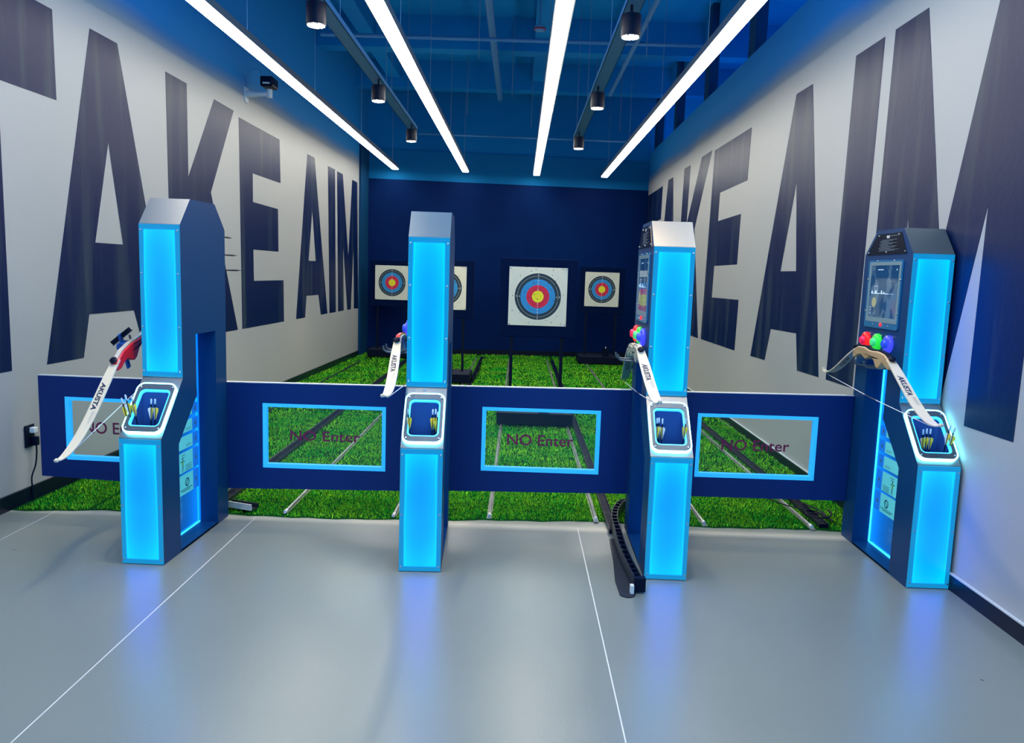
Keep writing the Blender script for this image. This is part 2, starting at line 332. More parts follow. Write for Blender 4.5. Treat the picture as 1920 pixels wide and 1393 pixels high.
def glyphs(s, size=1., bold=0., shear=0., sx=1., align='LEFT', space=1.):
    """the outline of a word as (verts2d, faces)"""
    cu = bpy.data.curves.new('word', 'FONT'); cu.body = s; cu.size = size; cu.offset = bold; cu.shear = shear; cu.align_x = align; cu.space_character = space; cu.resolution_u = 3
    ob = bpy.data.objects.new('word', cu); COL.objects.link(ob); bpy.context.view_layer.update()
    me = bpy.data.meshes.new_from_object(ob.evaluated_get(bpy.context.evaluated_depsgraph_get()))
    vs = [(v.co.x*sx, v.co.y) for v in me.vertices]; fs = [tuple(p.vertices) for p in me.polygons]
    bpy.data.objects.remove(ob); bpy.data.meshes.remove(me); bpy.data.curves.remove(cu); return vs, fs
def fit_word(s, x0, x1, y0, y1, **k):
    vs, fs = glyphs(s, **k); a = min(v[0] for v in vs); b = max(v[0] for v in vs); c = min(v[1] for v in vs); d = max(v[1] for v in vs)
    return [(x0+(v[0]-a)/(b-a)*(x1-x0), y0+(v[1]-c)/(d-c)*(y1-y0)) for v in vs], fs

# ------------------------------------------------------------------ room shell
YN = -5.2
mb = MB(); mb.box(-3.6, 2.9, YN, 11.9, -.1, 0, 'floor'); tag(mb.build('floor'), kind='structure')

LWa, LWb = Vector((-3.213, .70, 0)), Vector((-2.943, 10.73, 0))
RWa, RWb = Vector((2.36, 0., 0)), Vector((2.45, 11.5, 0))
def wpt(A, B, y, z, off=0.):
    d = (B-A); p = A+d*((y-A.y)/d.y); n = Vector((d.y, -d.x, 0)).normalized()
    return Vector((p.x, p.y, z))+n*off
LETL = dict(
 T=[(-.12, 3.26), (1.44, 3.255), (1.45, 2.67), (.87, 2.67), (.875, .885), (.44, .885), (.43, 2.67), (-.12, 2.67)],
 A=([(1.88, 3.265), (2.25, 3.265), (3.0, .885), (2.53, .885), (2.39, 1.2), (1.75, 1.2), (1.66, .885), (1.23, .885)], [(2.08, 2.49), (1.86, 1.73), (2.25, 1.73)]),
 K=[(3.03, 3.25), (3.44, 3.245), (3.44, 2.4), (4.05, 3.235), (4.55, 3.225), (3.94, 2.31), (4.6, .885), (4.13, .885), (3.62, 2.0), (3.45, 1.75), (3.46, .885), (3.05, .885)],
 E=[(4.69, 3.185), (6.02, 3.17), (6.05, 2.64), (5.09, 2.64), (5.09, 2.32), (5.95, 2.31), (5.96, 1.78), (5.09, 1.78), (5.1, 1.42), (6.15, 1.42), (6.16, .885), (4.73, .885)],
 A2=([(7.19, 3.17), (7.54, 3.17), (8.25, .885), (7.88, .885), (7.75, 1.19), (7.15, 1.19), (7.08, .885), (6.67, .885)], [(7.43, 2.41), (7.25, 1.69), (7.61, 1.69)]),
 I=[(8.26, 3.15), (8.67, 3.15), (8.76, .885), (8.37, .885)],
 M=[(8.8, 3.14), (9.16, 3.14), (9.57, 1.81), (9.81, 3.125), (10.19, 3.12), (10.32, .88), (10.0, .885), (9.94, 1.95), (9.76, .885), (9.52, .885), (9.21, 1.97), (9.27, .885), (8.9, .885)])
LETR = dict(
 T=[(11.76, 3.19), (9.93, 3.2), (9.96, 2.63), (10.6, 2.63), (10.62, .84), (11.2, .84), (11.2, 2.64), (11.76, 2.65)],
 A=([(9.41, 3.24), (8.97, 3.235), (8.25, .83), (8.7, .83), (8.84, 1.17), (9.52, 1.17), (9.62, .83), (10.1, .83)], [(9.16, 2.46), (9.4, 1.7), (8.95, 1.7)]),
 K=[(8.07, 3.25), (7.62, 3.245), (7.68, 2.38), (6.89, 3.25), (6.3, 3.25), (7.1, 2.3), (6.46, .82), (6.97, .82), (7.44, 1.95), (7.66, 1.7), (7.68, .82), (8.2, .82)],
 E=[(6.15, 3.225), (4.52, 3.215), (4.55, 2.67), (5.74, 2.66), (5.75, 2.32), (4.72, 2.33), (4.74, 1.78), (5.8, 1.775), (5.82, 1.385), (4.58, 1.395), (4.61, .835), (6.29, .825)],
 A2=([(3.15, 3.25), (2.75, 3.245), (2.11, .868), (2.6, .86), (2.69, 1.17), (3.39, 1.16), (3.51, .85), (3.99, .84)], [(2.97, 2.46), (3.23, 1.7), (2.81, 1.7)]),
 I=[(1.89, 3.24), (1.43, 3.24), (1.47, .875), (1.96, .87)],
 M=[(1.28, 3.24), (.86, 3.24), (.46, 1.78), (.07, 3.24), (-.40, 3.24), (-.37, .885), (.05, .882), (.04, 2.03), (.33, .882), (.62, .882), (.88, 2.03), (.86, .882), (1.32, .88)])
def lettered(mb, A, B, D, off):
    for k, v in D.items():
        polys = list(v) if isinstance(v, tuple) else [v]
        flat = [q for p in polys for q in p]
        tri = tessellate_polygon([[Vector((q[0], q[1], 0)) for q in p] for p in polys])
        mb.add([wpt(A, B, q[0], q[1], off) for q in flat], tri, 'letter')
        k2 = len(polys[0]); front = [wpt(A, B, q[0], q[1], off) for q in polys[0]]; back = [wpt(A, B, q[0], q[1], 0) for q in polys[0]]
        mb.add(front+back, [(i, (i+1) % k2, k2+(i+1) % k2, k2+i) for i in range(k2)], 'letter')
def wallbox(mb, A, B, y0, y1, z0, z1, o0, o1, k):
    vs = [wpt(A, B, y, z, o) for o in (o0, o1) for y in (y0, y1) for z in (z0, z1)]
    mb.add(vs, [(0, 1, 3, 2), (4, 6, 7, 5), (0, 4, 5, 1), (2, 3, 7, 6), (0, 2, 6, 4), (1, 5, 7, 3)], k)
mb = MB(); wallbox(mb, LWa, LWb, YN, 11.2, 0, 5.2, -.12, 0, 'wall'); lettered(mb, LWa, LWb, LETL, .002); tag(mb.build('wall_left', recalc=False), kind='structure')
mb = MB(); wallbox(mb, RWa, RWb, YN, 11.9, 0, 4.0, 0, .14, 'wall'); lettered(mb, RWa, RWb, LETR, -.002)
wr = tag(mb.build('wall_right', recalc=False), kind='structure')
for y in (-.3, 2.1, 4.62, 6.75, 8.95, 10.9):
    m_ = MB(); wallbox(m_, RWa, RWb, y, y+.25, 4.0, 5.2, .0, .12, 'corner'); m_.build('stud', wr)
mb = MB(); mb.box(4.4, 4.5, YN, 12, 2.5, 5.2, 'beyond'); mb.box(2.6, 4.4, 11.9, 12, 2.5, 5.2, 'beyond'); tag(mb.build('wall_beyond'), kind='structure')
mb = MB(); wallbox(mb, LWa, LWb, 10.33, 11.0, 0, 3.84, 0, .035, 'corner'); tag(mb.build('trim_1', recalc=False), kind='structure')
# back wall (slightly skewed), a dark boarded lower part and a paler header above it
BA, BB = Vector((-3.1, 10.93, 0)), Vector((2.75, 11.62, 0))
def bpt(x, z, off=0.):
    d = BB-BA; p = BA+d*((x-BA.x)/d.x); n = Vector((d.y, -d.x, 0)).normalized(); return Vector((p.x, p.y, z))+n*off
def backbox(mb, x0, x1, z0, z1, o0, o1, k):
    vs = [bpt(x, z, o) for o in (o0, o1) for x in (x0, x1) for z in (z0, z1)]
    mb.add(vs, [(0, 1, 3, 2), (4, 6, 7, 5), (0, 4, 5, 1), (2, 3, 7, 6), (0, 2, 6, 4), (1, 5, 7, 3)], k)
mb = MB(); backbox(mb, -3.1, 2.75, 0, 3.84, -.02, -.2, 'header'); backbox(mb, -3.0, 2.6, 0, 3.29, 0, -.02, 'backwall'); backbox(mb, -3.1, 2.75, 3.84, 5.2, -.08, -.2, 'ceiling')
tag(mb.build('wall_back'), kind='structure')
# ceiling slab with the beams under it
mb = MB(); mb.box(-3.6, 4.5, 2.3, 12, 5.2, 5.3, 'ceiling')
for y in (2.3, 5.0, 7.6, 10.0): mb.box(-3.3, 4.4, y, y+.28, 4.75, 5.2, 'ceiling')
for x in (-2.4, .1, 2.5): mb.box(x, x+.22, 2.3, 11.6, 4.9, 5.2, 'ceiling')
tag(mb.build('ceiling'), kind='structure')
# skirtings
mb = MB(); wallbox(mb, LWa, LWb, YN, 10.33, 0, .10, .001, .016, 'skirt'); tag(mb.build('baseboard_left', recalc=False), kind='structure')
mb = MB(); wallbox(mb, RWa, RWb, YN, 11.4, 0, .085, -.001, -.016, 'skirt'); wallbox(mb, RWa, RWb, YN, 11.4, .085, .092, -.001, -.018, 'seam'); tag(mb.build('baseboard_right', recalc=False), kind='structure')
mb = MB(); backbox(mb, -2.9, 2.4, 0, .1, .001, .015, 'skirt'); tag(mb.build('baseboard_back'), kind='structure')

# ------------------------------------------------------------------ ceiling lamps and services
ZL = 3.45
strips = [(-2.385, 10.85, 'ceiling strip light nearest the left wall'), (-1.083, 10.92, 'second ceiling strip light from the left wall'),
          (.247, 11.1, 'third ceiling strip light from the left, right of centre'), (1.522, 11.05, 'ceiling strip light nearest the right wall')]
for x, y1, lab in strips:
    t = empty('strip_light', (x, 3.5, ZL), label='long white '+lab, cat='ceiling light', group='linear strip lights')
    m_ = MB(); m_.box(-.069, .069, -7.5, y1-3.5, .014, .075, 'housing'); m_.build('housing', t)
    m_ = MB(); m_.box(-.054, .054, -7.49, y1-3.51, 0, .0138, 'lampon'); m_.build('diffuser', t)
    m_ = MB(); m_.box(-.05, .05, -5.5, y1-3.51, .0755, .079, 'added_uplight'); m_.build('added_uplight_strip', t)  # added glow on the housing top to brighten the ceiling
    for y in (-6, -3.2, -.6, 1.6, 4.2, 7.0):
        m_ = MB(); m_.tube([(0, y, .075), (0, y, 5.2-ZL)], .003, 'wire', 5); m_.build('suspension_wire', t)
    for y in (-1.3, 1.2, 4.6, 7.1):
        m_ = MB(); m_.box(-.055, .055, y-.16, y+.16, .08, .087, 'cctvw'); m_.build('joining_plate', t)
dlm = mat('crystal_lens', (1, 1, 1), .2, emi=(1, .93, .82), st=6)
nt = dlm.node_tree; vo = nt.nodes.new('ShaderNodeTexVoronoi'); vo.inputs['Scale'].default_value = 55; tc = nt.nodes.new('ShaderNodeTexCoord'); nt.links.new(tc.outputs['Object'], vo.inputs['Vector'])
nt.links.new(mth(nt, 'MULTIPLY', mth(nt, 'GREATER_THAN', vo.outputs['Distance'], .42), 9.), nt.nodes['Principled BSDF'].inputs['Emission Strength'])
def downlight(x, y, lab):
    t = empty('downlight', (x, y, 3.30), label=lab, cat='downlight', group='cylinder downlights')
    m_ = MB(); m_.lathe([(.066, .004), (.07, 0), (.071, .15), (.06, .155)], 'black', 24); m_.build('housing', t, smooth=True)
    m_ = MB(); m_.lathe([(.062, -.004), (.062, .002)], dlm, 24); m_.build('lens', t)
    m_ = MB(); m_.tube([(0, 0, .155), (0, 0, .22)], .01, 'black', 6); m_.build('stem', t)
    l = bpy.data.lights.new('bulb', 'SPOT'); l.energy = SPOT; l.spot_size = math.radians(80); l.spot_blend = .6; l.color = (1, .74, .42); l.shadow_soft_size = .04
    lo = bpy.data.objects.new('bulb', l); COL.objects.link(lo); lo.parent = t; lo.location = (0, 0, -.02)
for x, rows in ((-1.505, ((1.77, 'nearest'), (4.22, 'middle'), (6.65, 'farthest'))), (.73, ((1.82, 'nearest'), (4.24, 'middle'), (6.83, 'farthest')))):
    for y, n in rows: downlight(x, y, f"black cylinder downlight under the {'left' if x < 0 else 'right'} cable tray, {n} of its row")
for x in (-1.505, .73): downlight(x, -.15, f"added black cylinder downlight of the {'left' if x < 0 else 'right'} row, before the kiosks")  # unseen pair added above the frame to warm the kiosk tops
for x, y1, n in ((-1.545, 7.1, 'left'), (.75, 7.4, 'right')):
    t = empty('cable_tray', (x, 0, 3.52), label=f'grey blue cable tray above the {n} row of downlights', cat='cable tray', group='overhead cable trays')
    m_ = MB(); m_.box(-.06, .06, -4, y1, 0, .006, 'duct'); m_.box(-.06, -.056, -4, y1, 0, .05, 'duct'); m_.box(.056, .06, -4, y1, 0, .05, 'duct'); m_.build('tray', t)
    for y in (-2, .9, 2.9, 5.2, 6.9):
        m_ = MB(); m_.tube([(-.05, y, 0), (-.05, y, 1.68)], .003, 'wire', 5); m_.build('hanger_rod', t)
for pts, r, lab in (([(-1.94, 10.3, 4.02), (1.9, 10.3, 3.99)], .018, 'thin pipe crossing below the ceiling near the back wall'),
                    ([(-2.6, 6.2, 4.5), (2.2, 6.2, 4.5)], .025, 'pipe crossing the ceiling above the middle downlights'),
                    ([(1.35, -2, 4.5), (1.35, 9, 4.5)], .03, 'pipe running lengthwise right of the right cable tray'),
                    ([(-2.3, 3.6, 4.55), (2.3, 3.6, 4.55)], .02, 'pipe crossing the ceiling above the nearest downlights'),
                    ([(-.45, 1, 4.6), (-.45, 10, 4.6)], .045, 'pipe running lengthwise between the two middle strip lights')):
    mb = MB(); mb.tube(pts, r, 'duct', 10); tag(mb.build('ceiling_pipe', smooth=True), 'blue grey '+lab, 'pipe', 'ceiling pipes')
hr = [(-.9, 8.4, 4.0), (-2.1, 4.6, 4.1), (-.55, 5.2, 4.0), (.1, 9.2, 4.0), (1.05, 8.2, 4.1), (-.2, 7.5, 4.1), (1.3, 4.9, 4.0), (-1.9, 7.4, 4.0), (1.6, 9.6, 4.05)]
for x, y, z in hr:
    mb = MB(); mb.tube([(x, y, z), (x, y, 5.2)], .005, 'wire', 5); tag(mb.build('hanging_rod'), 'thin threaded rod hanging loose from the dark ceiling', 'rod', 'threaded rods hanging from the ceiling')
t = empty('smoke_detector', (.14, 5.97, 4.55), label='small round smoke detector with reddish rim between the middle strip lights', cat='smoke detector')
m_ = MB(); m_.lathe([(.05, 0), (.07, .03), (.07, .05)], 'duct', 18); m_.build('detector_body', t, smooth=True)
m_ = MB(); m_.lathe([(.072, .012), (.075, .02), (.072, .03)], mat('dull_red', (.25, .03, .06), .5), 18); m_.build('rim', t)
m_ = MB(); m_.tube([(0, 0, .05), (0, 0, .65)], .012, 'duct', 6); m_.build('drop_pipe', t)
# cables seen through the gaps over the right wall
mb = MB(); mb.tube([(3.0, 3.0, 4.9), (2.95, 3.3, 4.62), (2.9, 3.6, 4.7), (2.8, 3.9, 4.45), (2.9, 4.2, 4.55), (3.1, 4.6, 4.6)], .015, 'black', 6); mb.tube([(2.9, 3.75, 4.5), (2.9, 3.75, 4.1)], .008, 'black', 5)
tag(mb.build('loose_cable'), 'loose dark cable hanging in the gap above the right wall', 'cable')
t = empty('security_camera', (-3.105, 4.9, 3.45), label='small camera on a white bracket on the upper left wall', cat='camera')
m_ = MB(); m_.box(0, .02, -.05, .05, -.07, .09, 'cctvw'); m_.tube([(.02, 0, .02), (.12, 0, .02)], [.04, .03], 'cctvw', 10); m_.tube([(.1, 0, .02), (.27, 0, .03)], .028, 'cctvw', 10); m_.tube([(.27, 0, -.01), (.27, 0, .08)], .032, 'cctvw', 10); m_.build('bracket', t, smooth=True)
m_ = MB(); m_.box(.20, .34, -.12, .1, .09, .2, 'black'); m_.build('camera_head', t, bevel=.02)
m_ = MB(); m_.box(.235, .31, -.125, -.12, .115, .13, 'cctvw'); m_.build('lens_window', t)
m_ = MB(); m_.tube([(.02, 0, .06), (.01, 0, .18), (.04, 0, .26), (.1, 0, .3), (.16, 0, .29), (.2, 0, .2)], .004, 'duct', 6); m_.build('cable', t)

# ------------------------------------------------------------------ turf, rails, carriers
RAILS = [(-2.72, .005), (-2.005, .01), (-1.475, .006), (-.77, .006), (-.15, .006), (.55, .006), (1.26, .006), (1.965, .006)]
def turf():
    rng = np.random.default_rng(3)
    V = []; F = []
    def edge(x):   # front edge of the turf, slightly ragged
        return np.interp(x, [-3.2, -2.6, -1.8, -1.4, -.73, -.2, .53, 1.15, 2.0, 2.4], [.78, .85, .86, .83, .86, .91, .965, .925, .95, .92])+.008*np.sin(x*23)+.006*np.sin(x*57)
    P = []
    for y0, y1, dens, sc in ((.75, 2.2, 9000, 1.), (2.2, 4.5, 3600, 1.35), (4.5, 11.3, 1300, 2.0)):
        n = int(5.45*(y1-y0)*dens); x = rng.uniform(-3.15, 2.42, n); y = rng.uniform(y0, y1, n)
        ok = (y > edge(x)) & (x > LWa.x+.02+(y-.7)*.0269)
        ok &= (x < 2.35+.0078*y) & (y < 10.9+(x+3.1)*.118)
        for rx, rw in RAILS: ok &= np.abs(x-rx) > rw+.010
        ok &= ~((np.abs(x-.64) < .032)) & ~((np.abs(x-2.05) < .03)) & ~((np.abs(x+1.94) < .03))
        for sy in (3.05, 5.1, 7.2): ok &= np.abs(y-sy-.02*np.sin(x*4)) > .010
        P.append(np.stack([x[ok], y[ok], np.full(ok.sum(), sc)], 1))
    P = np.concatenate(P); n = len(P); a = rng.uniform(0, 2*PI, n); wd = .0032*P[:, 2]*rng.uniform(.7, 1.3, n); h = (.018*rng.uniform(.6, 1.25, n))*np.sqrt(P[:, 2]); ln = .012*rng.uniform(0, 1, n)*P[:, 2]; b = rng.uniform(0, 2*PI, n)
    v = np.zeros((n, 3, 3), np.float32)
    v[:, 0, 0] = P[:, 0]-np.cos(a)*wd; v[:, 0, 1] = P[:, 1]-np.sin(a)*wd; v[:, 1, 0] = P[:, 0]+np.cos(a)*wd; v[:, 1, 1] = P[:, 1]+np.sin(a)*wd
    v[:, 2, 0] = P[:, 0]+np.cos(b)*ln; v[:, 2, 1] = P[:, 1]+np.sin(b)*ln; v[:, 2, 2] = h; v[:, :2, 2] = .004; v[:, 2, 2] += .004
    base = []
    xs = np.linspace(-3.19, 2.352, 60); bv = []
    for x in xs: bv += [(x, float(edge(x)), .004), (x, max(float(edge(x))+.01, min(.7+(x+3.203)/.0269, 10.9+(x+3.1)*.118)), .004), (x, float(edge(x))-.008, .0005)]
    bf = [(3*i, 3*i+3, 3*i+4, 3*i+1) for i in range(59)]+[(3*i+2, 3*i+5, 3*i+3, 3*i) for i in range(59)]
    nb = len(bv); me = bpy.data.meshes.new('artificial_turf')
    verts = np.concatenate([np.array(bv, np.float32), v.reshape(-1, 3)])
    me.vertices.add(len(verts)); me.vertices.foreach_set('co', verts.ravel())
    li = [i for f in bf for i in f]; li = np.concatenate([np.array(li, np.int32), np.arange(nb, nb+3*n, dtype=np.int32)])
    me.loops.add(len(li)); me.loops.foreach_set('vertex_index', li)
    me.polygons.add(len(bf)+n); me.polygons.foreach_set('loop_start', np.concatenate([np.arange(len(bf))*4, len(bf)*4+np.arange(n)*3]).astype(np.int32))
    me.materials.append(MT['turfbase']); me.materials.append(MT['turf'])
    me.polygons.foreach_set('material_index', np.concatenate([np.zeros(len(bf)), np.ones(n)]).astype(np.int32)); me.update(calc_edges=True); me.validate()
    o = bpy.data.objects.new('artificial_turf', me); COL.objects.link(o)
    tag(o, 'bright green artificial turf covering the lanes behind the barriers', 'turf', kind='stuff')
turf()
names = ['thin dark rail sunk in the turf beside the left wall', 'thick dark rail left of the left window of the second barrier', 'silver rail running under the second barrier, left of the second kiosk',
         'silver rail passing just left of the second kiosk foot', 'left silver rail of the lane with the largest target', 'right silver rail of the lane with the largest target',
         'silver rail just right of the third kiosk', 'silver rail in the lane beside the right wall']
ends = [9.4, 9.9, 10.6, 10.6, 10.6, 10.6, 10.2, 10.2]
for (x, wd), nm, y1 in zip(RAILS, names, ends):
    dark = x < -1.9
    t = empty('floor_rail', (x, 0, 0), label=nm, cat='rail', group='target cart rails')
    ys = 2.1 if x < -2.5 else (.93 if x > -.5 else .9)
    m_ = MB(); m_.box(-.016, .016, ys, y1, .0045, .009, 'raildark' if dark else 'rail'); m_.tube([(0, max(ys, .97) if x > -.5 else ys, .018), (0, y1, .018)], .009, 'raildark' if dark else 'rail', 8); m_.build('running_rail', t, smooth=True)
    if not dark and x < 2.2:
        m_ = MB(); m_.tube([(0, .885 if x < -.5 else .955, .018), (0, .93 if x < -.5 else .99, .018)], .0115, 'white' , 8); m_.build('end_cap', t)
def carrier(x, y0, y1, lab, wdt=.024, hgt=.028):
    t = empty('cable_carrier', (x, y0, 0), label=lab, cat='cable carrier', group='drag chain cable carriers')
    m_ = MB(); m_.box(-wdt-.006, -wdt-.002, 0, y1-y0, .003, hgt+.006, 'raildark'); m_.box(wdt+.002, wdt+.006, 0, y1-y0, .003, hgt+.006, 'raildark'); m_.box(-wdt, wdt, 0, y1-y0, .003, .006, 'raildark'); m_.build('trough', t)
    m_ = MB(); n = int((y1-y0)/.03)
    for i in range(n): m_.box(-wdt+.002, wdt-.002, i*.03+.003, i*.03+.026, .008, hgt, 'black')
    m_.build('chain', t)
carrier(.64, .72, 10.4, 'black ribbed drag chain right of the largest target, reaching onto the bare floor')
carrier(2.052, .98, 10.2, 'black drag chain in the lane beside the right wall', .026, .03)
carrier(-1.94, 1.0, 9.9, 'black drag chain beside the thick rail in the left lane', .022, .03)
carrier(-.665, 4.9, 10.7, 'black drag chain right of the second target cart', .02, .03)

# loose end of the drag chain on the floor beside the third kiosk
t = empty('drag_chain_end', (.6, .2, 0), label='curved black drag chain end lying on a rounded plate beside the third kiosk', cat='drag chain')
pl = [(.0, .42), (.055, .42), (.052, .1), (.045, -.25), (.04, -.40)]+[(-.003+.044*math.cos(a), -.405+.05*math.sin(a)) for a in [-.2-i*.28 for i in range(10)]]+[(-.045, -.25), (-.02, .05)]
m_ = MB(); m_.prism(pl, .001, .006, 'raildark', axis=2); m_.build('floor_plate', t)
path = [Vector(q) for q in ((.19, .99, .06), (.145, .96, .06), (.085, .80, .06), (.052, .62, .055), (.045, .42, .055), (.04, .22, .05), (.04, .0, .045), (.05, -.2, .042), (.06, -.36, .04))]
def bez(path, n):
    out = []
    for i in range(len(path)-1):
        p0 = path[max(i-1, 0)]; p1 = path[i]; p2 = path[i+1]; p3 = path[min(i+2, len(path)-1)]
        for k in range(n):
            u = k/n; out.append(.5*((2*p1)+(p2-p0)*u+(2*p0-5*p1+4*p2-p3)*u*u+(3*p1-p0-3*p2+p3)*u**3))
    return out+[path[-1]]
pp = bez(path, 6)
def band(m_, pp, off, half, th, k, z0=None):
    vs = []; 
    for i, p in enumerate(pp):
        d = (pp[min(i+1, len(pp)-1)]-pp[max(i-1, 0)]); n = Vector((d.y, -d.x, 0)).normalized(); c = p+n*off
        for o, z in ((-th, -1), (th, -1), (th, 1), (-th, 1)): vs.append(Vector((c.x+n.x*o, c.y+n.y*o, c.z+z*half)))
    fs = [(4*i+j, 4*i+(j+1) % 4, 4*i+4+(j+1) % 4, 4*i+4+j) for i in range(len(pp)-1) for j in range(4)]+[(0, 1, 2, 3), tuple(4*len(pp)-4+j for j in range(4))]
    m_.add(vs, fs, k)
m_ = MB(); band(m_, pp, .018, .032, .0025, 'raildark'); band(m_, pp, -.018, .032, .0025, 'raildark'); m_.build('side_plates', t)
for i in range(1, len(pp)-1, 2):
    d = (pp[i+1]-pp[i-1]).normalized(); n = Vector((d.y, -d.x, 0)); R = Matrix((n, d, Vector((0, 0, 1)))).transposed().to_4x4(); R.translation = pp[i]
    m_ = MB(); m_.box(-.016, .016, -.009, .009, .012, .028, 'black', R); m_.build('chain_link', t)
m_ = MB(); m_.box(-.03, .03, -.02, .02, -.035, .035, 'black', Matrix.Translation((.062, -.375, .045))); m_.build('end_bracket', t)
m_ = MB(); m_.box(.012, .03, -.42, -.39, .008, .05, 'white'); m_.build('white_tab', t)
mb = MB(); mb.box(-.09, .12, 0, .008, 0, .04, 'seam'); mb.box(-.09, .12, .008, .07, 0, .006, 'raildark'); mb.box(-.09, .12, .07, .078, 0, .03, 'raildark')
o = tag(mb.build('metal_offcut'), 'short grey metal channel lying on the turf behind the first kiosk', 'metal offcut'); o.location = (-1.80, .90, .026); o.rotation_euler = (0, 0, -.35)
# tangle of cord behind the fourth kiosk
mb = MB()
pts = [Vector((2.055+.075*math.cos(a), 1.10+.12*math.sin(a), .035+.004*i)) for i, a in enumerate([k*.5 for k in range(14)])]
mb.tube(bez(pts, 3), .006, 'black', 6)
mb.tube(bez([Vector(q) for q in ((1.45, 1.75, .03), (1.62, 1.6, .035), (1.8, 1.62, .04), (1.92, 1.4, .035), (2.08, 1.2, .04), (2.14, 1.05, .03))], 6), .005, 'black', 6)
mb.tube(bez([Vector(q) for q in ((2.12, 1.9, .03), (1.98, 1.7, .04), (2.0, 1.5, .05), (2.12, 1.3, .04), (2.13, 1.15, .04))], 6), .005, 'black', 6)
tag(mb.build('power_cord', smooth=True), 'black cord tangled on the turf behind the fourth kiosk', 'cord')
mb = MB(); mb.tube(bez([Vector(q) for q in ((.82, 1.9, .5), (.80, 1.6, .2), (.81, 1.35, .08), (.83, 1.12, .03), (.86, .98, .02))], 6), .004, 'black', 6)
tag(mb.build('power_cord', smooth=True), 'thin black cord hanging behind the barrier beside the third kiosk', 'cord')

# ------------------------------------------------------------------ targets on carts
tnum = MB()
for i, s_ in enumerate('345678'):
    r = .305*(.8-.1*i-.05)
    for x, z in ((0, r), (0, -r), (r, 0), (-r, 0)):
        if i > 1 and z == 0: continue
        vs, fs = fit_word(s_, x-.006, x+.006, z-.009, z+.009)
        tnum.add([(v[0], -.0045, v[1]) for v in vs], fs, 'white')
def cart(x, y, fp, label, lid=True, W=.80):
    """x centre, y front of the base; fp = distance of the face behind the base front"""
    t = empty('target_cart', (x, y, 0), label=label, cat='archery target', group='rail mounted archery targets')
    h = W/2; zb = .15
    m_ = MB(); m_.box(-h, h, 0, .62, .03, zb, 'blackmet'); m_.box(-h+.02, h-.02, .02, .6, zb, zb+.006, 'raildark'); m_.build('base_box', t, bevel=.004)
    for sx in (-1, 1):
        m_ = MB()
        for yy in (.1, .5): m_.tube([(sx*.352-.012, yy, .045), (sx*.352+.012, yy, .045)], .018, 'black', 10)
        m_.build('wheels', t)
    for sx in (-1, 1):
        m_ = MB(); m_.box(sx*.27-.017, sx*.27+.017, fp+.02, fp+.055, zb, 1.0, 'blackmet'); m_.build('post', t)
    m_ = MB(); m_.box(-.285, .285, fp+.018, fp+.057, .93, .965, 'blackmet'); m_.build('crossbar', t)
    m_ = MB(); m_.box(-.41, .41, fp+.0, fp+.11, .93, 1.765, 'foam'); m_.build('foam_backing', t, bevel=.006)
    m_ = MB(); n = 14; vs = []; 
    for j in range(n+1):
        for i in range(n+1):
            u, v = -.31+.62*i/n, -.31+.62*j/n; c = max(0, (u*u+v*v)/.19-.5); vs.append((u, -.003-.022*c**3*(1 if (v < 0) else .5)+.0015*math.sin(9*u), v))
    m_.add(vs, [(j*(n+1)+i, j*(n+1)+i+1, (j+1)*(n+1)+i+1, (j+1)*(n+1)+i) for j in range(n) for i in range(n)], 'target')
    f = m_.build('target_face', t, loc=(-.005, fp-.002, 1.365), smooth=True, recalc=False)
    if W > .8: pass
    nm = bpy.data.objects.new('ring_numbers', NUM); COL.objects.link(nm); nm.parent = f; nm.location = (0, -.004, 0)
    for sx in (-1, 1):
        for sz in (-1, 1):
            m_ = MB(); m_.tube([(sx*.295, -.03, sz*.295), (sx*.295, 0, sz*.295)], .006, 'chrome', 8); m_.build('pin', f)
    m_ = MB(); m_.box(.04, .15, .02, .12, zb+.006, zb+.15, 'black'); m_.box(.035, .155, .015, .125, zb+.15, zb+.16, 'blackmet'); m_.build('motor_box', t)
    m_ = MB(); m_.box(.085, .10, .05, .06, zb+.16, zb+.19, 'white'); m_.build('antenna', t)
    return t
_n = tnum.build('ring_numbers', recalc=False); NUM = _n.data; bpy.data.objects.remove(_n)
cart(-2.33, 10.08, .25, 'target on a dark cart at the back left, partly behind the second kiosk')
cart(-1.075, 7.0, .30, 'target half hidden behind the second kiosk, its right edge showing')
cart(.20, 4.05, .30, 'largest and nearest target, in the centre lane')
cart(1.50, 10.05, .25, 'smallest target on a dark cart at the back right')
# sloping guide arm on the second cart lane
t = empty('guide_bracket', (-.64, 7.1, 0), label='dark slanted open bracket on the turf beside the second target cart', cat='bracket')
m_ = MB(); m_.tube([(0, 0, .14), (.03, 1.6, .16)], .012, 'blackmet', 6); m_.tube([(0, 0, .03), (.03, 1.6, .05)], .012, 'blackmet', 6)
for q in (0, .5, 1.05, 1.6): m_.tube([(.02*q, q, .03), (.02*q, q, .14)], .01, 'blackmet', 6)
m_.build('bracket_frame', t)

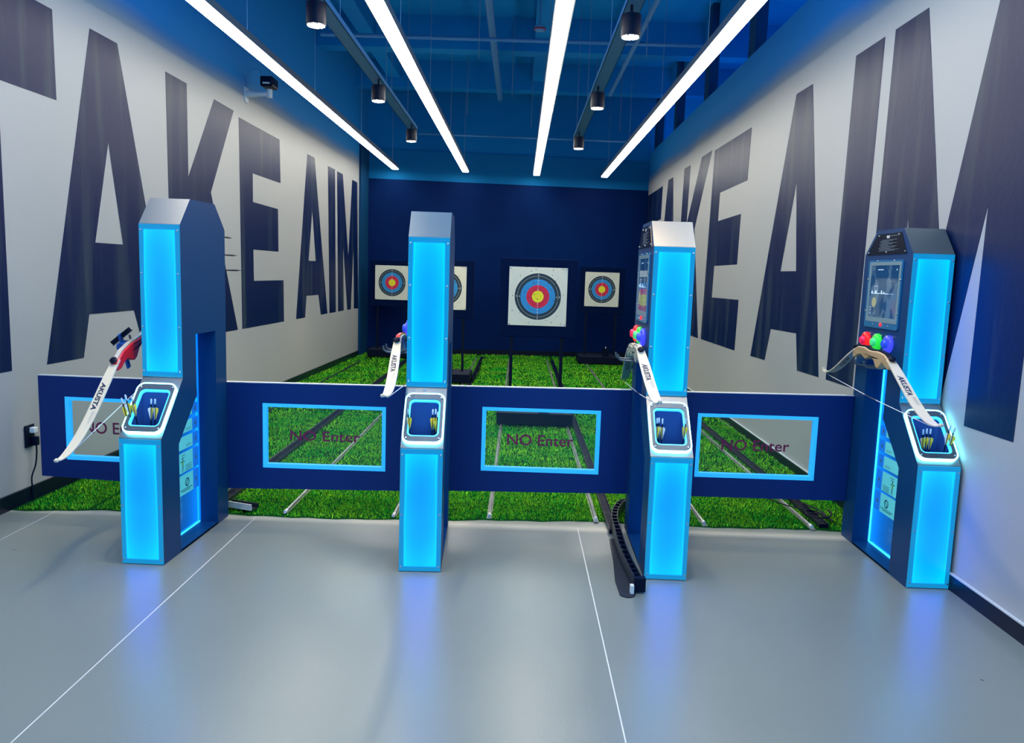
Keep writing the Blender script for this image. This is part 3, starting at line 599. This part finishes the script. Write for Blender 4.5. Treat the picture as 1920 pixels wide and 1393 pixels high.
# ------------------------------------------------------------------ barriers
def barrier(x0, y0, x1, y1, zt, zb, win, text, label, edge=True):
    """board from (x0,y0) to (x1,y1); win = window in board coordinates (u0,u1,z0,z1)"""
    L = math.hypot(x1-x0, y1-y0); t = empty('safety_barrier', (x0, y0, 0), math.atan2(y1-y0, x1-x0), label=label, cat='barrier', group='barrier boards between the kiosks')
    u0, u1, z0, z1 = win
    fn = lambda a, b, c: (a, c, b)
    m_ = MB(); m_.ring([(0, zb[0]), (L, zb[1]), (L, zt[1]), (0, zt[0])], [(u0, z0), (u1, z0), (u1, z1), (u0, z1)], 0, .04, fn, 'barrier'); m_.build('board', t)
    if edge:
        m_ = MB(); m_.add([(0, 0, zt[0]), (L, 0, zt[1]), (L, .04, zt[1]), (0, .04, zt[0]), (0, 0, zt[0]+.004), (L, 0, zt[1]+.004), (L, .04, zt[1]+.004), (0, .04, zt[0]+.004)],
                          [(0, 1, 5, 4), (4, 5, 6, 7), (3, 2, 6, 7), (0, 4, 7, 3), (1, 2, 6, 5)], 'seam'); m_.build('top_edge_strip', t)
    m_ = MB(); m_.ring([(u0, z0), (u1, z0), (u1, z1), (u0, z1)], [(u0+.024, z0+.026), (u1-.024, z0+.026), (u1-.024, z1-.022), (u0+.024, z1-.022)], -.002, .036, fn, 'frameglow'); m_.build('window_frame', t)
    m_ = MB(); m_.add([(u0+.02, .018, z0+.02), (u1-.02, .018, z0+.02), (u1-.02, .018, z1-.02), (u0+.02, .018, z1-.02)], [(0, 1, 2, 3)], 'pane'); p = m_.build('pane', t)
    s_, a, b, c, d = text; vs, fs = fit_word(s_, a, b, c, d, bold=.012)
    m_ = MB(); m_.add([(v[0], .016, v[1]) for v in vs], fs, 'txt'); m_.build('lettering', t, recalc=False)
    return t
barrier(-3.06, .90, -2.06, .84, (.858, .862), (.201, .18), (.175, .90, .318, .728), ('NO Enter', .285, .70, .492, .570), 'navy barrier board by the left wall, window partly hidden by the first kiosk and bow')
barrier(-1.836, .84, -.62, .84, (.863, .873), (.178, .2), (.236, 1.017, .322, .738), ('NO Enter', .405, .852, .500, .566), 'navy barrier board between the first and second kiosks')
barrier(-.44, .84, .735, .84, (.884, .897), (.21, .23), (.230, .978, .350, .761), ('NO Enter', .392, .812, .518, .590), 'navy barrier board between the second and third kiosks')
barrier(.86, .84, 2.118, .84, (.893, .907), (.228, .232), (.288, 1.045, .357, .767), ('NO Enter', .452, .882, .533, .602), 'navy barrier board between the third and fourth kiosks')

# ------------------------------------------------------------------ kiosks
h = .1124; z1, y2, z2, z3, y4, z4, y5, y6, z6 = .6753, .2616, .962, 1.7851, .3879, 1.9278, .7147, .8563, 1.7852
yA, yB, zT, yF, zD, zE = .1961, .6981, 1.1876, .4310, .8428, .6073
SL = math.hypot(y2, z2-z1); td = Vector((0, y2/SL, (z2-z1)/SL)); nd = Vector((0, -td.z, td.y)); s0 = Vector((0, 0, z1))
def sl(x, s, n): return s0+Vector((x, 0, 0))+td*s+nd*n
def rxy(cx): return Matrix.Translation(cx)@Matrix.Rotation(PI/2, 4, 'X')      # lathe axis towards -y
MT['panU'] = light_panel_mat('upper_panel_light', h, (z3-z2)/2, 1.3)
MT['panL'] = light_panel_mat('lower_panel_light', h, z1/2, 4.1)
SCREW = MB(); SCREW.lathe([(.0055, 0), (.0055, .003), (.003, .0045)], 'chrome', 10)
_s = SCREW.build('screw', smooth=True); SC = _s.data; bpy.data.objects.remove(_s)
def screw(parent, loc, direction):
    o = bpy.data.objects.new('screw', SC); COL.objects.link(o); o.parent = parent; o.location = loc
    o.rotation_euler = Vector(direction).to_track_quat('Z', 'Y').to_euler(); return o

def kiosk():
    t = empty('archery_kiosk')
    O = [(0, 0), (0, z1), (y2, z2), (y2, z3), (y4, z4), (y5, z4), (y6, z6), (y6, 0)]
    Hh = [(yA, .014), (yA, zE), (yF, zD), (yF, zT), (yB, zT), (yB, .014)]
    m_ = MB(); tri = tessellate_polygon([[Vector((*q, 0)) for q in O], [Vector((*q, 0)) for q in Hh]]); al = O+Hh
    for x in (-h, h): m_.add([(x, *q) for q in al], tri, 'body')
    for P, skip in ((O, (1, 7)), (Hh, ())):
        n = len(P)
        for i in range(n):
            if i in skip: continue
            a, b = P[i], P[(i+1) % n]; m_.add([(-h, *a), (h, *a), (h, *b), (-h, *b)], [(0, 1, 2, 3)], 'steel' if P is O else 'body')
    # sloping face with the quiver hole, and the liner going straight down
    hole = rrect(-.076, .076, .070, .287, .022); out = []
    for q in hole:
        a = math.atan2(q[1]-.1785, q[0]); 
        sc = min(h/abs(math.cos(a)) if abs(math.cos(a)) > 1e-6 else 9, (SL/2)/abs(math.sin(a)) if abs(math.sin(a)) > 1e-6 else 9); out.append((sc*math.cos(a), SL/2+sc*math.sin(a)))
    # exact corners
    for cx, cy in ((h, SL), (-h, SL), (-h, 0), (h, 0)):
        k = min(range(len(out)), key=lambda i: (out[i][0]-cx)**2+(out[i][1]-cy)**2); out[k] = (cx, cy)
    n = len(hole); m_.add([sl(*q, 0) for q in out]+[sl(*q, 0) for q in hole], [(i, (i+1) % n, n+(i+1) % n, n+i) for i in range(n)], 'steel')
    m_.box(-h, h, yA, yB, 0.001, .0135, 'body')
    m_.build('cabinet', t, recalc=False)
    m_ = MB(); top = [sl(*q, -.001) for q in hole]; bot = [Vector((p.x, p.y, .40)) for p in top]
    m_.add(top+bot, [(i, (i+1) % n, n+(i+1) % n, n+i) for i in range(n)]+[tuple(range(n, 2*n))], 'recess'); m_.build('quiver_liner', t, recalc=False, smooth=True)
    m_ = MB(); m_.ring(rrect(-.108, .108, .022, .335, .042, 8), rrect(-.1015, .1015, .0285, .3285, .0365, 8), .0005, .022, sl, 'ring'); m_.build('led_ring', t, recalc=True)
    m_ = MB(); m_.ring(rrect(-.1012, .1012, .0288, .3282, .0362, 8), rrect(-.085, .085, .061, .296, .028, 8), .0005, .021, sl, 'plate'); fp = m_.build('quiver_face_plate', t)
    for x, s in ((-.087, .05), (.087, .05), (-.087, .307), (.087, .307)): screw(fp, sl(x, s, .021), nd)
    m_ = MB(); m_.ring(rrect(-.0845, .0845, .0615, .2955, .0275, 8), rrect(-.076, .076, .0702, .2868, .022, 8), .0003, .016, sl, 'lip'); m_.build('acrylic_lip', t)
    # lit front covers
    m_ = MB(); hh = (z3-z2)/2; m_.box(-h+.001, h-.001, -.006, 0, -hh+.003, hh-.002, 'panU'); pu = m_.build('upper_light_panel', t, loc=(0, y2-.0005, (z2+z3)/2), bevel=.002)
    for x in (-.101, .101):
        for z in (hh-.035, hh*.36, -hh*.34, -hh+.035): screw(pu, (x, -.006, z), (0, -1, 0))
    m_ = MB(); hh = z1/2; m_.box(-h+.001, h-.001, -.006, 0, -hh+.004, hh-.003, 'panL'); plw = m_.build('lower_light_panel', t, loc=(0, -.0005, z1/2), bevel=.002)
    for x in (-.101, .101):
        for z in (hh-.035, -.02, -hh+.03): screw(plw, (x, -.006, z), (0, -1, 0))
    # edge-lit sheet with notices between the legs
    m_ = MB(); m_.prism([(yA, .016), (yA, zE), (yF, zD), (yF, zT), (yB, zT), (yB, .016)], -.004, .004, 'acrylic'); g = m_.build('acrylic_sheet', t)
    m_ = MB(); m_.box(-.012, -.005, yB-.012, yB-.001, .016, zT-.01, 'ledstrip'); m_.box(-.012, .006, yA+.002, yB-.014, .0145, .021, 'ledstrip'); m_.build('led_strip', t)
    rows = [(.242, .36), (.374, .492), (.51, .585), (.605, .675), (.70, .76), (.785, .835)]
    for k, (a, b) in enumerate(rows):
        m_ = MB()
        yl = .43 if b < .6 else (.47 if b < .69 else .56); ym = .60
        for sx in (-1, 1):
            X = sx*.0048; X2 = sx*.0056
            lo = .41 if b < .6 else yl
            m_.add([(X, lo, a), (X, ym, a), (X, ym, b), (X, lo, b)], [(0, 1, 2, 3)], 'signteal'); m_.add([(X, ym, a), (X, .675, a), (X, .675, b), (X, ym, b)], [(0, 1, 2, 3)], 'signblue')
            if k == 0:
                rr = .026; c = (.52, .308); N = 24
                for r1, r2 in ((rr, rr-.007),):
                    vs = [(X2, c[0]+r1*math.cos(2*PI*i/N), c[1]+r1*math.sin(2*PI*i/N)) for i in range(N)]+[(X2, c[0]+r2*math.cos(2*PI*i/N), c[1]+r2*math.sin(2*PI*i/N)) for i in range(N)]
                    m_.add(vs, [(i, (i+1) % N, N+(i+1) % N, N+i) for i in range(N)], 'navy')
                m_.add([(X2, c[0]+p, c[1]+q) for p, q in ((.018, .014), (.014, .018), (-.018, -.014), (-.014, -.018))], [(0, 1, 2, 3)], 'navy')
                for i, (p, q) in enumerate(((.43, .585), (.45, .56))): m_.add([(X2, p, .27-i*.01), (X2, q, .27-i*.01), (X2, q, .274-i*.01), (X2, p, .274-i*.01)], [(0, 1, 2, 3)], 'navy')
            elif k == 1:
                for i in range(5): m_.add([(X2, .50, .41-i*.008), (X2, .585-.01*(i % 2), .41-i*.008), (X2, .585-.01*(i % 2), .4125-i*.008), (X2, .50, .4125-i*.008)], [(0, 1, 2, 3)], 'navy')
                for p, q, zz in ((.45, .50, .475), (.455, .49, .462)): m_.add([(X2, p, zz), (X2, q, zz), (X2, q, zz+.003), (X2, p, zz+.003)], [(0, 1, 2, 3)], 'navy')
                # small archer: head, green shirt, legs, arms
                N = 10; m_.add([(X2, .465+.006*math.cos(2*PI*i/N), .455+.007*math.sin(2*PI*i/N)) for i in range(N)], [tuple(range(N))], 'navy')
                m_.add([(X2, p, q) for p, q in ((.456, .446), (.474, .446), (.472, .415), (.458, .415))], [(0, 1, 2, 3)], 'signgreen')
                for q in (((.459, .415), (.464, .415), (.458, .382), (.453, .382)), ((.466, .415), (.471, .415), (.479, .382), (.474, .382)), ((.474, .444), (.474, .438), (.49, .438), (.49, .442)), ((.456, .444), (.456, .438), (.437, .44), (.437, .444))):
                    m_.add([(X2, a_, b_) for a_, b_ in q], [(0, 1, 2, 3)], 'navy')
            else:
                for i in range(2): m_.add([(X2, ym-.09, a+.012+i*.009), (X2, ym-.02, a+.012+i*.009), (X2, ym-.02, a+.0145+i*.009), (X2, ym-.09, a+.0145+i*.009)], [(0, 1, 2, 3)], 'fineprint')
            m_.add([(X2, p, q) for p, q in ((.625, (a+b)/2-.01), (.65, (a+b)/2-.01), (.6375, (a+b)/2+.016))], [(0, 1, 2)], 'fineprint')
        m_.build('notice', g, recalc=False)
    # left side: plaque, screen, buttons, hooks
    X = -h
    m_ = MB(); m_.prism([(.325, 1.785), (.405, 1.905), (.70, 1.905), (.825, 1.785)], X-.004, X-.0005, 'plaque')
    for i in range(11):
        z = 1.868-i*.0062; b = .655-(.02 if i % 3 == 0 else 0)+(i*.002); a = .45+(.05*((i*7) % 3))-(.03 if i > 6 else 0)
        m_.add([(X-.0048, a, z), (X-.0048, b, z), (X-.0048, b, z+.0025), (X-.0048, a, z+.0025)], [(0, 1, 2, 3)], 'fineprint')
    m_.add([(X-.0048, .445, 1.889), (X-.0048, .54, 1.889), (X-.0048, .54, 1.892), (X-.0048, .445, 1.892)], [(0, 1, 2, 3)], 'fineprint')
    m_.add([(X-.0048, .57+.012*math.cos(i), 1.886+.009*math.sin(i)) for i in (0, 1, 2, 3, 4, 5)], [(0, 1, 2, 3, 4, 5)], 'white')
    m_.add([(X-.0048, .545, 1.878), (X-.0048, .556, 1.878), (X-.0048, .556, 1.894), (X-.0048, .545, 1.894)], [(0, 1, 2, 3)], 'white'); pq = m_.build('instruction_plaque', t, recalc=False)
    for y, z in ((.43, 1.893), (.675, 1.893), (.345, 1.797), (.80, 1.797), (.57, 1.797)): screw(pq, (X-.004, y, z), (-1, 0, 0))
    fx = lambda y, z, n: (X-n, y, z)
    N_ = 8
    m_ = MB(); m_.ring(rrect(.351, .778, 1.355, 1.753, .018, N_), rrect(.372, .745, 1.405, 1.732, .002, N_), .0005, .007, fx, 'bezel'); sc = m_.build('screen_frame', t)
    m_ = MB(); m_.ring(rrect(.362, .758, 1.39, 1.742, .003, N_), rrect(.383, .735, 1.418, 1.722, .002, N_), .004, .0085, fx, 'inner'); m_.build('screen_border', sc)
    m_ = MB(); m_.box(X-.0055, X-.001, .373, .744, 1.406, 1.731, 'screen'); q = X-.0062
    def rc(y0, y1, za, zb, k): m_.add([(q, y0, za), (q, y1, za), (q, y1, zb), (q, y0, zb)], [(0, 1, 2, 3)], k)
    rc(.58, .65, 1.695, 1.699, 'scrw'); rc(.41, .418, 1.693, 1.702, 'scrw')
    rc(.43, .50, 1.557, 1.5585, 'scrw'); rc(.50, .72, 1.556, 1.5595, 'scrw')
    for y in (.545, .575, .645, .655, .695, .70): rc(y, y+.014, 1.556, 1.572+.004*math.sin(y*90), 'scrw')
    rc(.635, .637, 1.575, 1.602, 'scrw'); rc(.672, .674, 1.575, 1.602, 'scrw'); rc(.635, .674, 1.600, 1.602, 'scrw')
    rc(.42, .422, 1.58, 1.63, 'inner'); rc(.42, .50, 1.63, 1.632, 'inner')
    m_.add([(q, .67+.03*math.cos(i*PI/10), 1.505+.03*math.sin(i*PI/10)) for i in range(20)], [tuple(range(20))], 'scrc')
    for i in range(6): rc(.70, .735-.008*(i % 2), 1.43+i*.009, 1.432+i*.009, 'scrw' if i % 2 else 'inner')
    m_.build('display', sc, recalc=False)
    m_ = MB(); m_.lathe([(.011, 0), (.011, .004), (.006, .007)], 'redlight', 16, Matrix.Translation((X-.007, .555, 1.377))@Matrix.Rotation(-PI/2, 4, 'Y')); m_.build('red_indicator', sc)
    for y, z in ((.45, 1.747), (.66, 1.747), (.3615, 1.64), (.768, 1.64), (.3615, 1.45), (.768, 1.45), (.46, 1.372), (.65, 1.372)): screw(sc, (X-.007, y, z), (-1, 0, 0))
    for y, k in ((.727, 'r'), (.580, 'g'), (.437, 'b')):
        Mx = Matrix.Translation((X-.0005, y, 1.273))@Matrix.Rotation(-PI/2, 4, 'Y')
        m_ = MB(); m_.lathe([(.050, 0), (.051, .008), (.047, .018), (.042, .021), (.030, .024), (.026, .022)], 'bt'+k, 28, Mx); b = m_.build('push_button', t, smooth=True)
        m_ = MB(); m_.lathe([(.026, .02), (.025, .034), (.020, .042), (.012, .044)], 'bt'+k+'c', 24, Mx); m_.build('button_cap', b, smooth=True)
        tag(b, {'r': 'red lit round button', 'g': 'green lit round button', 'b': 'blue lit round button with a violet tint'}[k])
        for a in (45, 135): screw(b, (X-.001, y+.058*math.cos(math.radians(a)), 1.273+.058*math.sin(math.radians(a))), (-1, 0, 0))
    for y in (.41, .53):
        m_ = MB(); m_.tube(bez([Vector(p_) for p_ in ((X, y, 1.135), (X-.06, y, 1.135), (X-.12, y, 1.137), (X-.142, y, 1.148), (X-.148, y, 1.172))], 4), .006, 'plate', 10); m_.build('bow_hook', t, smooth=True)
    return t
KX = [-2.0685+h, -.5989+h, .716+h, 2.1186+h]; KA = [-1.604, 2.361, -.608, -.2175]; KS = [-.0322, 0., .0057, .0124]; KT = [1.01135, .99834, .99317, .99695]
klab = ['first archery kiosk from the left, pale top, bow with blue sight at its side', 'second archery kiosk from the left, grey top, clear charm above its arrow opening',
        'third archery kiosk from the left, brightly lit cream top', 'fourth archery kiosk, dark top, against the right wall, with its screen facing the room']
k0 = kiosk(); kiosks = []
for i in range(4):
    k = k0 if i == 0 else copy_tree(k0)
    tag(k, klab[i], 'archery kiosk', 'illuminated archery kiosks'); kiosks.append(k)
for i, k in enumerate(kiosks):
    k.location = (KX[i], KS[i], 0); k.rotation_euler = (0, 0, math.radians(KA[i])); k.scale = (1, 1, KT[i])
for z, y1 in ((1.64, .35), (1.545, .42), (1.75, .27)):
    m_ = MB(); m_.tube([(.05, y6-.01, z), (.05, y6+.04, z), (.05, y6+y1*.8, z), (.05, y6+y1, z)], [.004, .004, .006, .001], 'black', 6); m_.build('black_spike', kiosks[0])
def kpt(i, x, y, z):
    a = math.radians(KA[i]); return Vector((KX[i]+x*math.cos(a)-y*math.sin(a), KS[i]+x*math.sin(a)+y*math.cos(a), z*KT[i]))

# ------------------------------------------------------------------ bows
BOWK = dict(hy=.284, hz=.026)
limb_path = [Vector((0, y, z)) for y, z in ((.25, -.012), (.30, -.034), (.38, -.072), (.48, -.122), (.58, -.170), (.68, -.209), (.76, -.230), (.82, -.238), (.865, -.236), (.896, -.226))]
limb_w = [.021, .023, .026, .027, .027, .026, .024, .020, .014, .008]
def bow(pose, riser, sight, label):
    x, y, z, yw, pt, rl = pose
    t = empty('recurve_bow', (x, y, z), label=label, cat='bow', group='recurve bows hung on the kiosks')
    t.rotation_mode = 'XYZ'
    R = Matrix.Rotation(yw, 3, 'Z')@Matrix.Rotation(pt, 3, 'X')@Matrix.Rotation(rl, 3, 'Y'); t.rotation_euler = R.to_euler()
    top = [(-.285, -.016), (-.20, .012), (-.10, .018), (-.03, .010), (.03, .008), (.10, .018), (.2, .012), (.285, -.016)]
    bot = [(.29, -.060), (.25, -.062), (.20, -.040), (.15, -.032), (.11, -.044), (.07, -.052), (.03, -.036), (-.01, -.026), (-.05, -.040), (-.085, -.070), (-.12, -.080), (-.15, -.062), (-.18, -.036), (-.22, -.048), (-.25, -.064), (-.29, -.060)]
    m_ = MB(); m_.prism(top+bot, -.019, .019, riser[0]); ri = m_.build('riser', t, bevel=.006, smooth=True)
    tag(ri, riser[2])
    m_ = MB(); m_.prism([(-.284, -.014), (-.20, .014), (-.10, .020), (-.03, .012), (.03, .010), (.10, .020), (.2, .014), (.284, -.014), (.284, -.008), (.2, .0205), (.10, .0262), (.03, .016), (-.03, .018), (-.10, .0262), (-.2, .0205), (-.284, -.008)], -.012, .012, riser[1]); m_.build('riser_stripe', ri)
    for sg in (-1, 1):
        P = bez(limb_path, 3); W = np.interp(np.linspace(0, 1, len(P)), np.linspace(0, 1, 10), limb_w); vs = []; nn = []
        for i, p_ in enumerate(P):
            d = (P[min(i+1, len(P)-1)]-P[max(i-1, 0)]).normalized(); n_ = Vector((0, -d.z, d.y)); th = .0042-.0018*i/len(P); nn.append(n_)
            for a, b in ((-1, -1), (1, -1), (1, 1), (-1, 1)): vs.append(Vector((a*W[i], sg*(p_.y+n_.y*b*th), p_.z+n_.z*b*th)))
        k = len(P); m_ = MB()
        m_.add(vs, [(4*i+2, 4*i+3, 4*i+7, 4*i+6) for i in range(k-1)]+[(4*i+1, 4*i+2, 4*i+6, 4*i+5) for i in range(k-1)]+[(4*i+3, 4*i, 4*i+4, 4*i+7) for i in range(k-1)]+[(0, 1, 2, 3), (4*k-4, 4*k-3, 4*k-2, 4*k-1)], 'limb')
        m_.add(vs, [(4*i, 4*i+1, 4*i+5, 4*i+4) for i in range(k-1)], 'limbback')
        lb = m_.build('limb', t, smooth=True)
        # wrap the lettering along the limb
        ln = [0.]
        for i in range(1, k): ln.append(ln[-1]+(P[i]-P[i-1]).length)
        def wrap(word, a, b, c, d, key, **kw):
            v2, f2 = fit_word(word, a, b, c, d, **kw); out = []
            for q in v2:
                yy = np.interp(q[0], ln, [p_.y for p_ in P]); zz = np.interp(q[0], ln, [p_.z for p_ in P]); ny = np.interp(q[0], ln, [n_.y for n_ in nn]); nz = np.interp(q[0], ln, [n_.z for n_ in nn])
                if sg < 0: out.append(Vector((q[1], -(yy+ny*.0046), zz+nz*.0046)))
                else: out.append(Vector((q[1], yy-ny*.0046, zz-nz*.0046)))
            mm.add(out, f2, key)
        mm = MB(); wrap('AKUSTA', .155, .325, -.016, .013, 'navy', bold=.035, shear=.25)
        mm.add([], [], 'navy')
        wrap('AKUSTA', .335, .41, .0, .017, 'greyprint', shear=.25)
        mm.build('limb_lettering', lb, recalc=False)
        m_ = MB(); m_.lathe([(.010, 0), (.018, .006), (.02, .016), (.012, .022)], 'black', 16, Matrix.Translation((0, sg*.272, -.012))@Matrix.Rotation(sg*-.45, 4, 'X')); m_.build('limb_bolt', t, smooth=True)
        m_ = MB(); q0 = P[-1]; m_.box(-.009, .009, sg*(q0.y-.012) if sg > 0 else -(q0.y+.008), sg*(q0.y+.008) if sg > 0 else -(q0.y-.012), q0.z-.006, q0.z+.008, 'limb'); m_.build('limb_tip', lb, bevel=.003)
    m_ = MB(); m_.tube([(0, -.872, -.232), (0, -.78, -.252), (0, 0, -.262), (0, .78, -.252), (0, .872, -.232)], .0022, 'string', 6); m_.build('bowstring', t)
    m_ = MB(); m_.tube([(0, -.09, -.262), (0, .09, -.262)], .0032, 'navy', 6); m_.build('string_serving', t)
    if sight:
        m_ = MB(); m_.box(-.048, -.040, -.115, -.085, -.14, .07, 'blueplast'); m_.box(-.052, -.016, -.125, -.075, -.02, .02, 'blueplast'); m_.lathe([(.022, 0), (.022, .02), (.015, .026)], 'blueplast', 14, Matrix.Translation((-.05, -.10, -.01))@Matrix.Rotation(-PI/2, 4, 'Y'))
        for zz in (-.11, -.09, -.07, .04, .06): m_.tube([(-.052, -.10, zz), (-.038, -.10, zz)], .005, 'black', 8)
        m_.build('sight_bracket', t)
        m_ = MB(); Mx = Matrix.Translation((-.035, -.08, .06))@Matrix.Rotation(-.62, 4, 'Y'); m_.box(-.095, .05, -.012, .012, -.012, .012, 'blackmet', Mx); m_.box(-.095, .05, -.018, .018, -.016, -.012, 'plate', Mx); m_.build('sight_bar', t)
    return t
bow((-2.143, .373, 1.172, -.069, .366, -.019), ('red', 'silver', 'red riser with pale edge'), True, 'recurve bow with red riser and blue sight, tilted down, left of the first kiosk')
bow((-.672, .60, 1.214, -.02, -.003, -.20), ('silver', 'red', 'cream riser with red edge'), False, 'recurve bow hung on the second kiosk, only its front limb showing')
bow((.676, .472, 1.199, -.035, -.065, -.105), ('silver', 'silver', 'cream riser'), False, 'recurve bow with pale cream riser hung on the third kiosk')
bow((2.018, .415, 1.224, -.08, .03, -.029), ('wood', 'black', 'tan wooden riser with black edge'), False, 'recurve bow with tan wooden riser hung on the fourth kiosk, both limbs showing')

# ------------------------------------------------------------------ arrows
def arrow_proto():
    t = empty('arrow'); L = .46
    m_ = MB(); m_.tube([(0, 0, .03), (0, 0, L-.012)], .0032, 'black', 8); m_.build('shaft', t)
    m_ = MB(); m_.lathe([(.0033, L-.03), (.0048, L-.022), (.0048, L-.006), (.003, L)], 'nock', 10); m_.build('nock', t, smooth=True)
    m_ = MB(); m_.lathe([(.0005, 0), (.004, .014), (.0035, .03)], 'chrome', 8); m_.build('point', t, smooth=True)
    for i, k in enumerate(('vyel', 'vwht', 'vyel')):
        a = i*2*PI/3+PI/6; c, s = math.cos(a), math.sin(a); R = Matrix.Rotation(a, 4, 'Z')
        pr = [(.003, L-.115), (.010, L-.088), (.0165, L-.062), (.0155, L-.052), (.003, L-.047)]
        m_ = MB(); o_ = len(pr); vs = [R@Vector((r, sg*.0006, z)) for sg in (-1, 1) for r, z in pr]
        m_.add(vs, [tuple(range(o_)), tuple(range(o_, 2*o_))]+[(j, (j+1) % o_, o_+(j+1) % o_, o_+j) for j in range(o_)], k); v = m_.build('vane', t)
        tag(v, 'yellow vane' if k == 'vyel' else 'white vane')
    return t
A0 = arrow_proto(); used = [False]
spec = {0: [((-.121, .05, .875), (-.050, .105), 'leftmost, leaning far out'), ((-.100, .05, .893), (-.045, .12), 'second from left, its end highest'), ((-.070, .055, .888), (-.030, .13), 'third from left, leaning left'),
            ((-.007, .14, .862), (-.008, .12), 'left one of the upright pair'), ((.014, .14, .862), (.013, .12), 'right one of the upright pair')],
        1: [((-.081, .05, .875), (-.050, .12), 'alone at the left edge of the opening'), ((.045, .14, .861), (.040, .12), 'leftmost of three at the right edge'), ((.060, .145, .862), (.050, .12), 'middle one of three at the right edge'), ((.073, .12, .851), (.058, .12), 'rightmost and lowest of three at the right edge')],
        2: [((-.064, .14, .858), (-.060, .12), 'leftmost of three at the left edge'), ((-.052, .15, .858), (-.050, .12), 'middle one of three at the left edge'), ((-.035, .14, .856), (-.036, .12), 'right one of three at the left edge'), ((.073, .05, .876), (.055, .12), 'alone at the right edge of the opening')],
        3: [((-.027, .14, .841), (-.032, .12), 'leftmost of three under the bow tip'), ((-.008, .14, .846), (-.014, .12), 'middle one of three under the bow tip'), ((.012, .14, .845), (.004, .12), 'right one of three under the bow tip'),
            ((.066, .05, .885), (.045, .12), 'left one of two leaning over the right edge'), ((.090, .05, .872), (.052, .125), 'right one of two leaning over the right edge')]}
ORD = ['first', 'second', 'third', 'fourth']; k_ = 0
for i, L_ in spec.items():
    for nk, bt, lab in L_:
        o = A0 if k_ == 0 else copy_tree(A0)
        P1 = kpt(i, *nk); zb = .46; B = kpt(i, bt[0], bt[1], nk[2]-.43); d = (P1-B).normalized(); o.location = P1-d*.46
        o.rotation_mode = 'QUATERNION'; o.rotation_quaternion = d.to_track_quat('Z', 'Y')@Matrix.Rotation(.9+1.1*k_, 4, 'Z').to_quaternion()
        tag(o, f'arrow in the {ORD[i]} kiosk, {lab}', 'arrow', f'arrows in the {ORD[i]} kiosk'); k_ += 1
# charm resting on the second kiosk
t = empty('crystal_charm', kpt(1, -.005, .225, .925), label='small clear crystal charm hanging over the arrow opening of the second kiosk', cat='charm')
for q, r in (((0, -.012, .0), .012), ((.012, -.014, -.01), .009), ((-.012, -.014, -.012), .009), ((.0, -.018, -.018), .011)):
    bm = bmesh.new(); bmesh.ops.create_icosphere(bm, subdivisions=1, radius=r); me = bpy.data.meshes.new('bead'); bm.to_mesh(me); bm.free(); me.materials.append(MT['charm'])
    o = bpy.data.objects.new('bead', me); COL.objects.link(o); o.parent = t; o.location = q; o.scale = (1, 1, 1.4)
m_ = MB(); m_.tube([(0, -.012, -.02), (0, -.03, -.045)], .003, 'black', 6); m_.tube(bez([Vector((-.004, -.01, .012)), Vector((-.006, -.008, .03)), Vector((.004, -.008, .032)), Vector((.004, -.01, .012))], 5), .0015, 'chrome', 6); m_.build('clasp', t)

# ------------------------------------------------------------------ outlet on the left wall
c = wpt(LWa, LWb, 1.01, .44, 0)
t = empty('wall_outlet', c, label='dark outlet plate with a white plug on the left wall', cat='outlet')
m_ = MB(); m_.box(.001, .012, -.05, .045, -.075, .07, 'blackmet'); m_.build('outlet_plate', t, bevel=.003)
m_ = MB(); m_.box(.012, .05, -.015, .025, .018, .055, 'white'); m_.build('white_plug', t, bevel=.006)
m_ = MB(); m_.box(.012, .05, .0, .035, -.07, -.01, 'black'); m_.build('black_plug', t, bevel=.005)
mb = MB(); mb.tube(bez([c+Vector(q) for q in ((.035, .02, -.07), (.035, .02, -.12), (.03, .01, -.2), (.022, -.02, -.27), (.02, -.02, -.34), (.024, -.02, -.435))], 6), .005, 'black', 7)
tag(mb.build('power_cord', smooth=True), 'black cord running down the left wall from the outlet', 'cord')
for o in list(bpy.data.objects):
    if o.type == 'MESH' and o.parent is None and 'label' not in o and 'kind' not in o: print('UNTAGGED', o.name)
